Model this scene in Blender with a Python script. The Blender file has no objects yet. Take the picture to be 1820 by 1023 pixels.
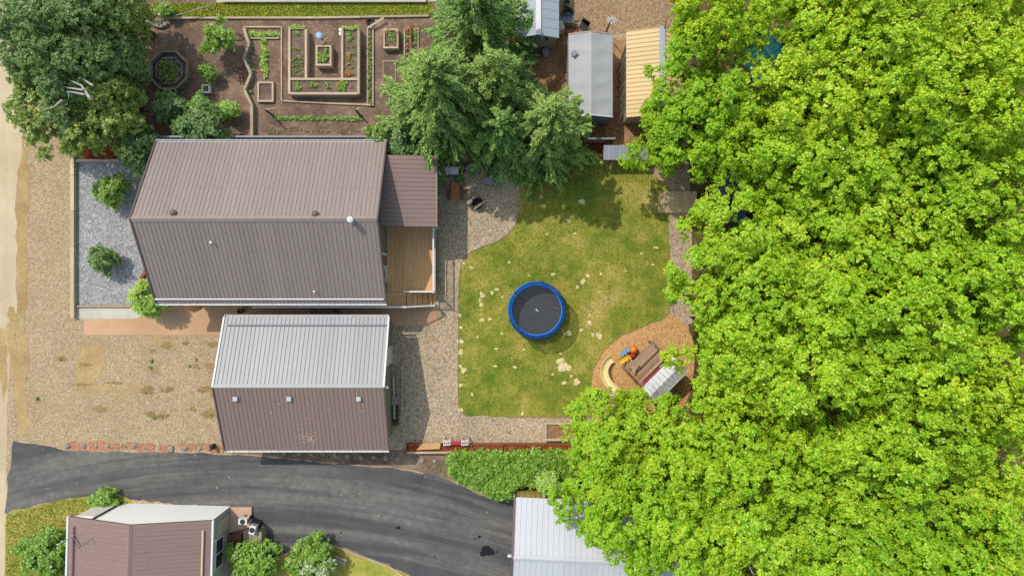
import bpy, math, random
import numpy as np
from mathutils import Vector, Matrix

random.seed(7)
scene = bpy.context.scene
col = scene.collection

# ------------------------------------------------------------------ camera, world, sun, exposure
CAM_H = 41.5                      # drone height above the yard, metres
FPX = 1260.0                      # focal length in photo pixels (photo is 1820 wide)
cam_d = bpy.data.cameras.new('camera')
cam = bpy.data.objects.new('camera', cam_d)
col.objects.link(cam)
cam.location = (0, 0, CAM_H)
cam.rotation_euler = (0, 0, 0)    # looks straight down, +Y is up in the picture
cam_d.sensor_fit = 'HORIZONTAL'
cam_d.sensor_width = 36.0
cam_d.lens = 36.0 * FPX / 1820.0
cam_d.clip_end = 2000
scene.camera = cam

SHX, SHY = 0.48, -0.53            # shadow offset per metre of height
sun_dir = Vector((-SHX, -SHY, 1.0)).normalized()
elev = math.asin(sun_dir.z)
azim = math.atan2(sun_dir.x, sun_dir.y)     # from +Y clockwise
world = bpy.data.worlds.new('World')
scene.world = world
world.use_nodes = True
wn = world.node_tree
wn.nodes.clear()
sky = wn.nodes.new('ShaderNodeTexSky')
sky.sky_type = 'NISHITA'
sky.sun_disc = False
sky.sun_elevation = elev
sky.sun_rotation = azim
sky.air_density = 2.2
sky.dust_density = 2.0
sky.ozone_density = 1.0
bg = wn.nodes.new('ShaderNodeBackground')
bg.inputs['Strength'].default_value = 0.15
wo = wn.nodes.new('ShaderNodeOutputWorld')
wn.links.new(sky.outputs[0], bg.inputs[0])
wn.links.new(bg.outputs[0], wo.inputs[0])

sun_d = bpy.data.lights.new('sun', 'SUN')
sun_d.energy = 2.6
sun_d.angle = math.radians(0.53)
sun_d.color = (1.0, 0.955, 0.89)
sun = bpy.data.objects.new('sun', sun_d)
col.objects.link(sun)
sun.rotation_euler = sun_dir.to_track_quat('Z', 'Y').to_euler()
sun.location = (-20, 20, 60)

scene.view_settings.view_transform = 'Standard'
scene.view_settings.look = 'None'
scene.view_settings.exposure = 0.17
scene.view_settings.gamma = 1.0
scene.view_settings.use_curve_mapping = False
scene.cycles.use_denoising = False
scene.cycles.max_bounces = 6
scene.cycles.diffuse_bounces = 2
scene.cycles.transparent_max_bounces = 16
scene.cycles.caustics_reflective = False
scene.cycles.caustics_refractive = False

# ------------------------------------------------------------------ helpers
def S(h=0.0):
    return (CAM_H - h) / FPX

def W(px, py, h=0.0):
    """photo pixel -> world point on the level plane z = h"""
    s = S(h)
    return Vector(((px - 910.0) * s, (511.5 - py) * s, h))

def poly(pts, h=0.0):
    return [tuple(W(x, y, h)[:2]) for x, y in pts]

K_LIT = 1.35
def L(r, g, b, k=None):
    """sunlit picture colour (0-255 sRGB) -> base colour"""
    k = K_LIT if k is None else k
    o = []
    for c in (r, g, b):
        c /= 255.0
        c = c / 12.92 if c <= 0.04045 else ((c + 0.055) / 1.055) ** 2.4
        o.append(min(0.9, c / k))
    return (*o, 1.0)

class NT:
    """tiny node-tree helper"""
    def __init__(self, name):
        self.m = bpy.data.materials.new(name)
        self.m.use_nodes = True
        self.t = self.m.node_tree
        self.t.nodes.clear()
        self.out = self.n('ShaderNodeOutputMaterial')
    def n(self, typ, **kw):
        nd = self.t.nodes.new(typ)
        for k, v in kw.items():
            setattr(nd, k, v)
        return nd
    def l(self, a, b):
        self.t.links.new(a, b)
    def coord(self, scale=(1, 1, 1), which='Object', rot=(0, 0, 0), loc=(0, 0, 0)):
        tc = self.n('ShaderNodeTexCoord')
        mp = self.n('ShaderNodeMapping')
        mp.inputs['Scale'].default_value = scale
        mp.inputs['Rotation'].default_value = rot
        mp.inputs['Location'].default_value = loc
        self.l(tc.outputs[which], mp.inputs[0])
        return mp.outputs[0]
    def noise(self, vec, scale, detail=4, rough=0.55, dist=0.0):
        nd = self.n('ShaderNodeTexNoise')
        nd.inputs['Scale'].default_value = scale
        nd.inputs['Detail'].default_value = detail
        nd.inputs['Roughness'].default_value = rough
        nd.inputs['Distortion'].default_value = dist
        if vec is not None:
            self.l(vec, nd.inputs['Vector'])
        return nd.outputs['Fac']
    def voro(self, vec, scale, out='Distance', rnd=1.0):
        nd = self.n('ShaderNodeTexVoronoi')
        nd.inputs['Scale'].default_value = scale
        nd.inputs['Randomness'].default_value = rnd
        if vec is not None:
            self.l(vec, nd.inputs['Vector'])
        return nd.outputs[out]
    def ramp(self, fac, stops, interp='LINEAR'):
        nd = self.n('ShaderNodeValToRGB')
        cr = nd.color_ramp
        cr.interpolation = interp
        while len(cr.elements) < len(stops):
            cr.elements.new(0.5)
        for e, (p, c) in zip(cr.elements, stops):
            e.position = p
            e.color = c if len(c) == 4 else (*c, 1)
        self.l(fac, nd.inputs[0])
        return nd.outputs[0]
    def mix(self, fac, a, b, mode='MIX'):
        nd = self.n('ShaderNodeMix', data_type='RGBA', blend_type=mode)
        for sock, v in ((nd.inputs[0], fac), (nd.inputs[6], a), (nd.inputs[7], b)):
            if isinstance(v, (int, float)):
                sock.default_value = v
            elif isinstance(v, tuple):
                sock.default_value = v
            else:
                self.l(v, sock)
        return nd.outputs[2]
    def math(self, op, a, b=0.0):
        nd = self.n('ShaderNodeMath', operation=op)
        for i, v in enumerate((a, b)):
            if isinstance(v, (int, float)):
                nd.inputs[i].default_value = v
            else:
                self.l(v, nd.inputs[i])
        return nd.outputs[0]
    def sep(self, col_or_vec):
        nd = self.n('ShaderNodeSeparateXYZ')
        self.l(col_or_vec, nd.inputs[0])
        return nd.outputs
    def bump(self, h, strength=0.5, dist=0.02):
        nd = self.n('ShaderNodeBump')
        nd.inputs['Strength'].default_value = strength
        nd.inputs['Distance'].default_value = dist
        self.l(h, nd.inputs['Height'])
        return nd.outputs[0]
    def done(self, colr, rough=0.8, metal=0.0, bump=None, spec=0.3, alpha=None):
        p = self.n('ShaderNodeBsdfPrincipled')
        if isinstance(colr, tuple):
            p.inputs['Base Color'].default_value = colr
        else:
            self.l(colr, p.inputs['Base Color'])
        if isinstance(rough, (int, float)):
            p.inputs['Roughness'].default_value = rough
        else:
            self.l(rough, p.inputs['Roughness'])
        p.inputs['Metallic'].default_value = metal
        p.inputs['Specular IOR Level'].default_value = spec
        if bump is not None:
            self.l(bump, p.inputs['Normal'])
        if alpha is not None:
            if isinstance(alpha, (int, float)):
                p.inputs['Alpha'].default_value = alpha
            else:
                self.l(alpha, p.inputs['Alpha'])
        self.l(p.outputs[0], self.out.inputs[0])
        return self.m

def sc4(c, k):
    return (min(c[0] * k, .9), min(c[1] * k, .9), min(c[2] * k, .9), 1.0)

# ------------------------------------------------------------------ materials
M = {}
def plain(name, c, rough=0.6, var=0.12, scale=3.0, metal=0.0, spec=0.4, bumpy=0.0):
    t = NT(name)
    v = t.coord()
    f = t.noise(v, scale, 5, 0.6)
    colr = t.ramp(f, [(0.25, sc4(c, 1 - var)), (0.75, sc4(c, 1 + var))])
    b = t.bump(f, bumpy, 0.02) if bumpy else None
    M[name] = t.done(colr, rough, metal, b, spec)
    return M[name]

def gravel(name, tones, scale=13.0, big=(0.82, 1.12), bigscale=0.25, bump=0.7, boost=1.0, dust=None, dust_lo=0.56, dust_hi=0.72, dust_scale=0.22):
    tones = [sc4(c, boost) for c in tones]
    t = NT(name)
    v = t.coord()
    cellc = t.voro(v, scale, 'Color')
    r = t.sep(cellc)[0]
    n = len(tones)
    colr = t.ramp(r, [(i / n, c) for i, c in enumerate(tones)], 'CONSTANT')
    c2 = t.voro(v, scale * 0.53, 'Color')
    r2 = t.sep(c2)[1]
    colr2 = t.ramp(r2, [(i / n, c) for i, c in enumerate(tones[::-1])], 'CONSTANT')
    colr = t.mix(0.4, colr, colr2)
    d = t.voro(v, scale, 'Distance')
    gap = t.ramp(d, [(0.35, (1, 1, 1, 1)), (0.75, (0.62, 0.6, 0.58, 1))])
    colr = t.mix(0.7, colr, gap, 'MULTIPLY')
    f = t.noise(v, bigscale, 5, 0.62)
    tone = t.ramp(f, [(0.3, (big[0],) * 3 + (1,)), (0.7, (big[1],) * 3 + (1,))])
    colr = t.mix(1.0, colr, tone, 'MULTIPLY')
    if dust is not None:
        f2 = t.noise(t.coord(loc=(3.1, 7.7, 0)), dust_scale, 6, 0.66)
        m = t.ramp(f2, [(dust_lo, (0, 0, 0, 1)), (dust_hi, (1, 1, 1, 1))])
        colr = t.mix(t.math('MULTIPLY', m, 0.75), colr, dust)
    inv = t.math('SUBTRACT', 1.0, d)
    M[name] = t.done(colr, 0.9, 0, t.bump(inv, bump, 0.05), 0.2)
    return M[name]

gravel('gravel_tan', [L(222, 196, 156), L(198, 170, 130), L(170, 146, 114), L(232, 212, 178), L(186, 154, 116), L(208, 182, 144)],
       24.0, (0.92, 1.07), bigscale=0.5, dust=L(188, 160, 110), dust_lo=0.55, dust_hi=0.66, dust_scale=0.32, bump=0.5)
gravel('gravel_yard', [L(216, 192, 156), L(186, 162, 130), L(152, 134, 110), L(228, 208, 178), L(174, 148, 118), L(200, 178, 148)], 19.0, bump=0.5, boost=1.2)
gravel('gravel_grey', [L(178, 178, 178), L(150, 150, 151), L(124, 124, 127), L(200, 199, 197), L(158, 153, 147), L(140, 141, 144)], 20.0, (0.93, 1.06), bump=0.5, boost=1.35)
gravel('gravel_back', [L(205, 172, 132), L(180, 146, 108), L(150, 124, 96), L(216, 190, 152)], 20.0, (0.85, 1.1), dust=L(176, 130, 92), dust_scale=0.3)
gravel('mulch_red', [L(186, 92, 52), L(150, 70, 42), L(120, 62, 44), L(206, 122, 78)], 22.0)
gravel('mulch_orange', [L(222, 156, 116), L(206, 134, 98), L(186, 134, 106), L(224, 186, 150)], 22.0)
gravel('woodchip', [L(212, 164, 104), L(196, 146, 88), L(172, 126, 76), L(226, 190, 138)], 24.0, (0.9, 1.08), bump=0.3, boost=1.3)

def soil(name, a, b, c, lo=0.35, hi=0.7):
    a, b, c = (sc4(q, 1.55) for q in (a, b, c))
    t = NT(name)
    v = t.coord()
    f = t.noise(v, 0.55, 8, 0.7)
    g = t.noise(v, 9.0, 5, 0.7)
    colr = t.ramp(f, [(lo, a), ((lo + hi) / 2, b), (hi, c)])
    sp = t.ramp(g, [(0.3, (0.72, 0.72, 0.72, 1)), (0.72, (1.3, 1.28, 1.25, 1))])
    colr = t.mix(1.0, colr, sp, 'MULTIPLY')
    chips = t.voro(v, 8.0, 'Color')
    ch = t.sep(chips)[0]
    k = t.ramp(ch, [(0.90, (0, 0, 0, 1)), (0.94, (1, 1, 1, 1))])
    colr = t.mix(t.math('MULTIPLY', k, 0.45), colr, L(190, 160, 130))
    M[name] = t.done(colr, 0.95, 0, t.bump(g, 0.8, 0.05), 0.1)
soil('soil_garden', L(94, 76, 64), L(118, 97, 82), L(148, 123, 103))
soil('soil_bed', L(88, 74, 66), L(108, 91, 80), L(132, 112, 98))
soil('soil_back', L(118, 90, 62), L(144, 112, 78), L(174, 142, 102))
soil('forest_floor', L(70, 58, 36), L(92, 80, 46), L(110, 104, 54))
soil('dirt_damp', L(118, 98, 62), L(136, 114, 76), L(152, 132, 92))
soil('dirt_edge', L(146, 122, 82), L(162, 138, 96), L(176, 154, 114))

def mat_road():
    t = NT('road_tan')
    v = t.coord()
    f = t.noise(v, 0.35, 6, 0.6)
    g = t.noise(v, 7, 5, 0.65)
    s = t.noise(t.coord((1.2, 0.06, 1)), 1.0, 4, 0.6)
    colr = t.ramp(f, [(0.3, L(206, 184, 148)), (0.7, L(228, 208, 172))])
    colr = t.mix(1.0, colr, t.ramp(g, [(0.3, (0.92,) * 3 + (1,)), (0.7, (1.05,) * 3 + (1,))]), 'MULTIPLY')
    colr = t.mix(1.0, colr, t.ramp(s, [(0.3, (0.9, 0.9, 0.89, 1)), (0.6, (1.03,) * 3 + (1,))]), 'MULTIPLY')
    M['road_tan'] = t.done(colr, 0.9, 0, t.bump(g, 0.3, 0.02), 0.2)
mat_road()

def mat_asphalt():
    t = NT('asphalt')
    tc = t.n('ShaderNodeTexCoord')
    xyz = t.sep(tc.outputs['Object'])
    # follow the bend of the drive: tyre dust runs along it
    xs = t.math('ADD', xyz[0], 16.0)
    bend = t.math('MULTIPLY', t.math('MULTIPLY', xs, xs), 0.0105)
    yy = t.math('ADD', xyz[1], bend)
    cmb = t.n('ShaderNodeCombineXYZ')
    t.l(t.math('MULTIPLY', xyz[0], 0.055), cmb.inputs[0])
    t.l(yy, cmb.inputs[1])
    f = t.noise(cmb.outputs[0], 0.95, 5, 0.62)
    v = t.coord()
    g = t.noise(v, 16, 4, 0.7)
    h = t.noise(v, 0.6, 6, 0.65)
    base = t.ramp(h, [(0.3, L(76, 76, 78)), (0.7, L(98, 97, 96))])
    m = t.ramp(f, [(0.45, (0, 0, 0, 1)), (0.60, (1, 1, 1, 1))])
    brk = t.ramp(t.noise(v, 2.2, 5, 0.7), [(0.3, (0.25,) * 3 + (1,)), (0.65, (1,) * 3 + (1,))])
    m = t.mix(1.0, m, brk, 'MULTIPLY')
    colr = t.mix(t.math('MULTIPLY', m, 0.6), base, L(158, 152, 142))
    colr = t.mix(1.0, colr, t.ramp(g, [(0.3, (0.86,) * 3 + (1,)), (0.7, (1.12,) * 3 + (1,))]), 'MULTIPLY')
    # scattered leaf litter and grit
    ch = t.sep(t.voro(v, 5.5, 'Color'))[0]
    litter = t.ramp(t.noise(t.coord(loc=(9, 2, 0)), 0.33, 4, 0.6), [(0.52, (0, 0, 0, 1)), (0.62, (1, 1, 1, 1))])
    k = t.math('MULTIPLY', t.ramp(ch, [(0.93, (0, 0, 0, 1)), (0.95, (1, 1, 1, 1))]), litter)
    d = t.ramp(t.voro(v, 5.5, 'Distance'), [(0.18, (1, 1, 1, 1)), (0.28, (0, 0, 0, 1))])
    colr = t.mix(t.math('MULTIPLY', k, d), colr, L(210, 188, 140))
    vc = t.n('ShaderNodeTexVoronoi', feature='DISTANCE_TO_EDGE')
    vc.inputs['Scale'].default_value = 0.42
    wv = t.n('ShaderNodeVectorMath', operation='ADD')
    nz = t.n('ShaderNodeTexNoise')
    nz.inputs['Scale'].default_value = 1.3
    nz.inputs['Detail'].default_value = 6
    t.l(v, nz.inputs['Vector'])
    t.l(v, wv.inputs[0])
    t.l(nz.outputs['Color'], wv.inputs[1])
    t.l(wv.outputs[0], vc.inputs['Vector'])
    ck = t.ramp(vc.outputs['Distance'], [(0.0, (1, 1, 1, 1)), (0.012, (0, 0, 0, 1))])
    sel = t.ramp(t.noise(t.coord(loc=(4, 9, 0)), 0.25, 3, 0.5), [(0.5, (0, 0, 0, 1)), (0.58, (1, 1, 1, 1))])
    colr = t.mix(t.math('MULTIPLY', t.math('MULTIPLY', ck, sel), 0.55), colr, L(40, 38, 38))
    M['asphalt'] = t.done(colr, 0.85, 0, t.bump(g, 0.4, 0.015), 0.3)
mat_asphalt()

def mat_lawn(name, cols, s=0.28):
    cols = [sc4(c, 1.38) for c in cols]
    t = NT(name)
    v = t.coord()
    f = t.noise(v, s, 6, 0.62)
    f2 = t.noise(t.coord(loc=(11, 5, 0)), s * 4.5, 5, 0.65)
    mixf = t.math('ADD', t.math('MULTIPLY', f, 0.6), t.math('MULTIPLY', f2, 0.4))
    colr = t.ramp(mixf, [(0.36, cols[0]), (0.46, cols[1]), (0.54, cols[2]), (0.66, cols[3])])
    g = t.noise(v, 22, 4, 0.75)
    st = t.noise(t.coord((1.6, 0.12, 1)), 4.0, 3, 0.6)
    colr = t.mix(1.0, colr, t.ramp(g, [(0.25, (0.78, 0.8, 0.77, 1)), (0.75, (1.2, 1.19, 1.18, 1))]), 'MULTIPLY')
    colr = t.mix(1.0, colr, t.ramp(st, [(0.35, (0.9, 0.93, 0.9, 1)), (0.65, (1.08, 1.05, 1.0, 1))]), 'MULTIPLY')
    M[name] = t.done(colr, 0.9, 0, t.bump(g, 0.7, 0.05), 0.15)
mat_lawn('lawn_green', [L(88, 116, 34), L(126, 134, 50), L(158, 150, 68), L(188, 168, 102)])
mat_lawn('lawn_strip', [L(118, 138, 30), L(140, 152, 38), L(158, 160, 50), L(176, 168, 70)], 0.4)
mat_lawn('lawn_front', [L(118, 134, 50), L(146, 148, 64), L(170, 158, 80), L(188, 166, 100)], 0.5)

def mat_concrete(name, a, b, scale=0.5, r=0.85):
    t = NT(name)
    v = t.coord()
    f = t.noise(v, scale, 7, 0.65)
    g = t.noise(v, 12, 4, 0.7)
    colr = t.ramp(f, [(0.32, a), (0.68, b)])
    colr = t.mix(1.0, colr, t.ramp(g, [(0.3, (0.94,) * 3 + (1,)), (0.7, (1.04,) * 3 + (1,))]), 'MULTIPLY')
    M[name] = t.done(colr, r, 0, t.bump(g, 0.2, 0.01), 0.25)
mat_concrete('patio', L(204, 160, 122), L(228, 184, 144), 0.35)
mat_concrete('concrete', L(196, 188, 172), L(222, 214, 196))
mat_concrete('concrete_pink', L(206, 170, 144), L(226, 194, 168))
mat_concrete('paver_red', L(128, 84, 70), L(156, 108, 88), 1.5)
mat_concrete('block_beige', L(158, 146, 122), L(182, 168, 142), 1.5)
mat_concrete('stone', L(120, 118, 112), L(190, 184, 172), 3.0)

def metal(name, c, rough=0.45, var=0.1, spec=0.5, metallic=0.0, streak=(4, 0.35, 1), dirt=None, dirt_amt=0.35):
    t = NT(name)
    s = t.noise(t.coord(streak), 1.3, 6, 0.7)
    colr = t.ramp(s, [(0.3, sc4(c, 1 - var)), (0.7, sc4(c, 1 + var))])
    oi = t.n('ShaderNodeObjectInfo')
    rv = t.ramp(oi.outputs['Random'], [(0, (0.955,) * 3 + (1,)), (1, (1.045,) * 3 + (1,))])
    colr = t.mix(1.0, colr, rv, 'MULTIPLY')
    if dirt is not None:
        d = t.noise(t.coord(), 0.9, 7, 0.72)
        m = t.ramp(d, [(0.52, (0, 0, 0, 1)), (0.75, (1, 1, 1, 1))])
        colr = t.mix(t.math('MULTIPLY', m, dirt_amt), colr, dirt)
    rr = t.ramp(s, [(0.3, (rough - .06,) * 3 + (1,)), (0.7, (rough + .1,) * 3 + (1,))])
    M[name] = t.done(colr, rr, metallic, None, spec)
metal('roof_brown', L(158, 142, 134), 0.5, 0.10, dirt=L(124, 110, 106), dirt_amt=.5)
metal('roof_mauve', L(152, 126, 116), 0.5, 0.10, dirt=L(126, 106, 100), dirt_amt=.5)
metal('roof_porch', L(150, 124, 114), 0.5, 0.07, streak=(4, 0.35, 1), dirt=L(124, 102, 96))
metal('roof_silver', L(168, 168, 169), 0.5, 0.09, metallic=0.1, dirt=L(150, 150, 152), dirt_amt=0.45)
metal('roof_white', L(212, 213, 218), 0.5, 0.04, dirt=L(190, 190, 192), dirt_amt=0.3)
metal('roof_weathered', L(206, 208, 212), 0.5, 0.16, dirt=L(116, 96, 86), dirt_amt=.75)
metal('roof_tan', L(232, 200, 142), 0.55, 0.07, dirt=L(190, 150, 98))
metal('roof_bluegrey', L(176, 188, 196), 0.5, 0.06, dirt=L(140, 150, 160))
metal('roof_teal', L(18, 106, 104), 0.5, 0.1, dirt=L(20, 84, 96))
metal('galvanised', L(206, 209, 213), 0.4, 0.16, metallic=0.35, dirt=L(130, 126, 124), dirt_amt=0.6)
plain('tarp_grey', L(186, 186, 186), 0.7, 0.07, 1.4, bumpy=0.25)
plain('white_paint', L(240, 236, 232), 0.5, 0.04, 2)
plain('white_wall', L(240, 240, 242, 1.0), 0.6, 0.03, 1.2)
plain('brown_trim', L(112, 94, 90), 0.5, 0.06)
plain('siding_green', L(150, 152, 124), 0.7, 0.05)
plain('siding_grey', L(176, 182, 172), 0.7, 0.04)
plain('siding_olive', L(206, 180, 98), 0.6, 0.06)
plain('siding_cream', L(198, 186, 160), 0.7, 0.06)
plain('grey_metal', L(150, 152, 156), 0.45, 0.08, 4)
plain('fence_grey', L(130, 136, 146), 0.6, 0.1, 2)
plain('dark_metal', L(52, 50, 50), 0.5, 0.15, 5)
plain('black_plastic', L(34, 35, 37), 0.6, 0.2, 5)
plain('jump_mat', L(68, 70, 74), 0.7, 0.12, 1.2)
plain('rubber', L(40, 38, 38), 0.8, 0.2, 6)
plain('rust', L(120, 78, 54), 0.8, 0.25, 6)
plain('blue_vinyl', L(30, 130, 240, 1.0), 0.4, 0.1, 3, spec=0.5)
plain('slide_cream', L(236, 214, 150), 0.45, 0.04)
plain('toy_yellow', L(246, 190, 50), 0.4, 0.04)
plain('toy_orange', L(240, 140, 40), 0.4, 0.04)
plain('toy_red', L(196, 50, 60), 0.4, 0.05)
plain('toy_blue', L(130, 176, 214), 0.4, 0.06)
plain('trim_red', L(168, 62, 66), 0.5, 0.08)
plain('umbrella_cloth', L(206, 138, 76), 0.85, 0.05)
plain('umbrella_brown', L(140, 100, 70), 0.85, 0.05)
plain('pink_plastic', L(206, 60, 120), 0.4, 0.05)
plain('purple_plastic', L(110, 110, 170), 0.4, 0.05)
plain('bin_green', L(120, 146, 130), 0.5, 0.06)
plain('glass_dark', L(40, 48, 54), 0.1, 0.1, spec=0.8)
plain('car_paint', L(96, 108, 130), 0.25, 0.03, spec=0.6)
plain('dry_grass', L(226, 206, 154, 1.05), 0.95, 0.16, 9, bumpy=0.5)
plain('oil', L(26, 24, 24), 0.35, 0.3, 5)
plain('path_edge', L(150, 130, 100), 0.8, 0.1)
plain('hose_green', L(60, 90, 60), 0.6, 0.1)

def wood(name, a, b, axis=0, rough=0.8, scale=1.0, objvar=0.16, boost=1.1):
    a, b = sc4(a, boost), sc4(b, boost)
    t = NT(name)
    sc = [14 * scale, 14 * scale, 14 * scale]
    sc[axis] = 0.9 * scale
    f = t.noise(t.coord(tuple(sc)), 1.0, 6, 0.68)
    colr = t.ramp(f, [(0.3, a), (0.7, b)])
    oi = t.n('ShaderNodeObjectInfo')
    rv = t.ramp(oi.outputs['Random'], [(0, (1 - objvar,) * 3 + (1,)), (1, (1 + objvar,) * 3 + (1,))])
    colr = t.mix(1.0, colr, rv, 'MULTIPLY')
    M[name] = t.done(colr, rough, 0, t.bump(f, 0.3, 0.01), 0.2)
wood('deck_y', L(198, 148, 98), L(216, 168, 118), 1, boost=1.55, objvar=.06)
wood('deck_x', L(198, 148, 98), L(216, 168, 118), 0, boost=1.55, objvar=.06)
wood('timber', L(172, 150, 124), L(214, 194, 166), 0, scale=0.8)
wood('timber_y', L(172, 150, 124), L(214, 194, 166), 1, scale=0.8)
wood('timber_grey', L(136, 122, 106), L(180, 164, 144), 0, scale=0.8)
wood('timber_beige', L(192, 170, 132), L(222, 202, 166), 1, scale=0.8)
wood('plank_brown', L(124, 78, 50), L(160, 106, 70), 1)
wood('plywood', L(204, 156, 104), L(224, 180, 128), 0)
wood('picnic', L(168, 100, 60), L(200, 130, 84), 1)
wood('play_wood', L(116, 90, 72), L(176, 146, 120), 0, objvar=0.3, boost=1.6)
wood('dead_wood', L(150, 140, 130), L(198, 190, 182), 2)
wood('bark', L(84, 66, 52), L(116, 96, 78), 2)
wood('ramp_pad', L(206, 176, 128), L(226, 200, 152), 1)

def leaf_mat(name, cols, trans=0.35, hue_scale=0.35, gloss=0.06, boost=1.4):
    t = NT(name)
    cols = [sc4(c, boost) for c in cols]
    geo = t.n('ShaderNodeNewGeometry')
    n = len(cols)
    colr = t.ramp(geo.outputs['Random Per Island'], [(i / (n - 1), c) for i, c in enumerate(cols)])
    f = t.noise(t.coord(), hue_scale, 3, 0.6)
    colr = t.mix(1.0, colr, t.ramp(f, [(0.3, (0.86, 0.92, 0.95, 1)), (0.7, (1.12, 1.06, 1.0, 1))]), 'MULTIPLY')
    oi = t.n('ShaderNodeObjectInfo')
    colr = t.mix(1.0, colr, t.ramp(oi.outputs['Random'], [(0, (0.80, 0.92, 0.9, 1)), (1, (1.1, 1.04, 1.0, 1))]), 'MULTIPLY')
    d = t.n('ShaderNodeBsdfDiffuse')
    tr = t.n('ShaderNodeBsdfTranslucent')
    gl = t.n('ShaderNodeBsdfGlossy')
    gl.inputs['Roughness'].default_value = 0.45
    gl.inputs['Color'].default_value = (0.8, 0.85, 0.8, 1)
    t.l(colr, d.inputs[0])
    t.l(colr, tr.inputs[0])
    m1 = t.n('ShaderNodeMixShader')
    m1.inputs[0].default_value = trans
    t.l(d.outputs[0], m1.inputs[1])
    t.l(tr.outputs[0], m1.inputs[2])
    m2 = t.n('ShaderNodeMixShader')
    m2.inputs[0].default_value = gloss
    t.l(m1.outputs[0], m2.inputs[1])
    t.l(gl.outputs[0], m2.inputs[2])
    t.l(m2.outputs[0], t.out.inputs[0])
    M[name] = t.m
leaf_mat('leaf_maple', [L(100, 148, 20), L(126, 168, 24), L(148, 184, 30), L(166, 190, 40), L(180, 190, 54)], trans=0.24, gloss=0.03, boost=1.7)
leaf_mat('leaf_olive', [L(104, 130, 40), L(126, 150, 46), L(146, 168, 58), L(164, 180, 76)])
leaf_mat('leaf_blue', [L(96, 120, 62), L(116, 140, 74), L(138, 160, 88), L(166, 184, 112)], gloss=.03, boost=1.3)
leaf_mat('leaf_dark', [L(82, 116, 48), L(102, 136, 60), L(122, 154, 72), L(146, 172, 92)])
leaf_mat('leaf_shrub', [L(96, 140, 34), L(120, 160, 44), L(140, 176, 56), L(156, 188, 70)])
leaf_mat('leaf_lime', [L(140, 180, 50), L(164, 200, 70), L(184, 212, 90), L(198, 204, 110)])
leaf_mat('leaf_hedge', [L(96, 138, 36), L(120, 160, 44), L(142, 176, 54), L(164, 190, 72)], boost=1.6)
leaf_mat('leaf_pink', [L(206, 176, 160), L(190, 196, 130), L(150, 180, 70), L(120, 160, 60)])
leaf_mat('leaf_yellow', [L(210, 200, 60), L(190, 196, 60), L(160, 190, 60), L(226, 210, 80)])
leaf_mat('leaf_white', [L(226, 226, 206), L(206, 214, 180), L(150, 176, 110), L(120, 160, 70)])
leaf_mat('flower_orange', [L(226, 130, 60), L(240, 160, 70), L(130, 140, 60), L(214, 110, 60)])
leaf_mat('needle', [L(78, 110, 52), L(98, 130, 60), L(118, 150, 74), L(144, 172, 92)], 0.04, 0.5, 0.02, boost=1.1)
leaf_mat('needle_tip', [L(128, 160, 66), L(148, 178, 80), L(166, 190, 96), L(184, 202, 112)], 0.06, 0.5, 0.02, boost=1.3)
leaf_mat('grass_blade', [L(92, 128, 36), L(124, 144, 52), L(152, 154, 68), L(190, 174, 104)], 0.3, 0.35, 0.03)

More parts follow.
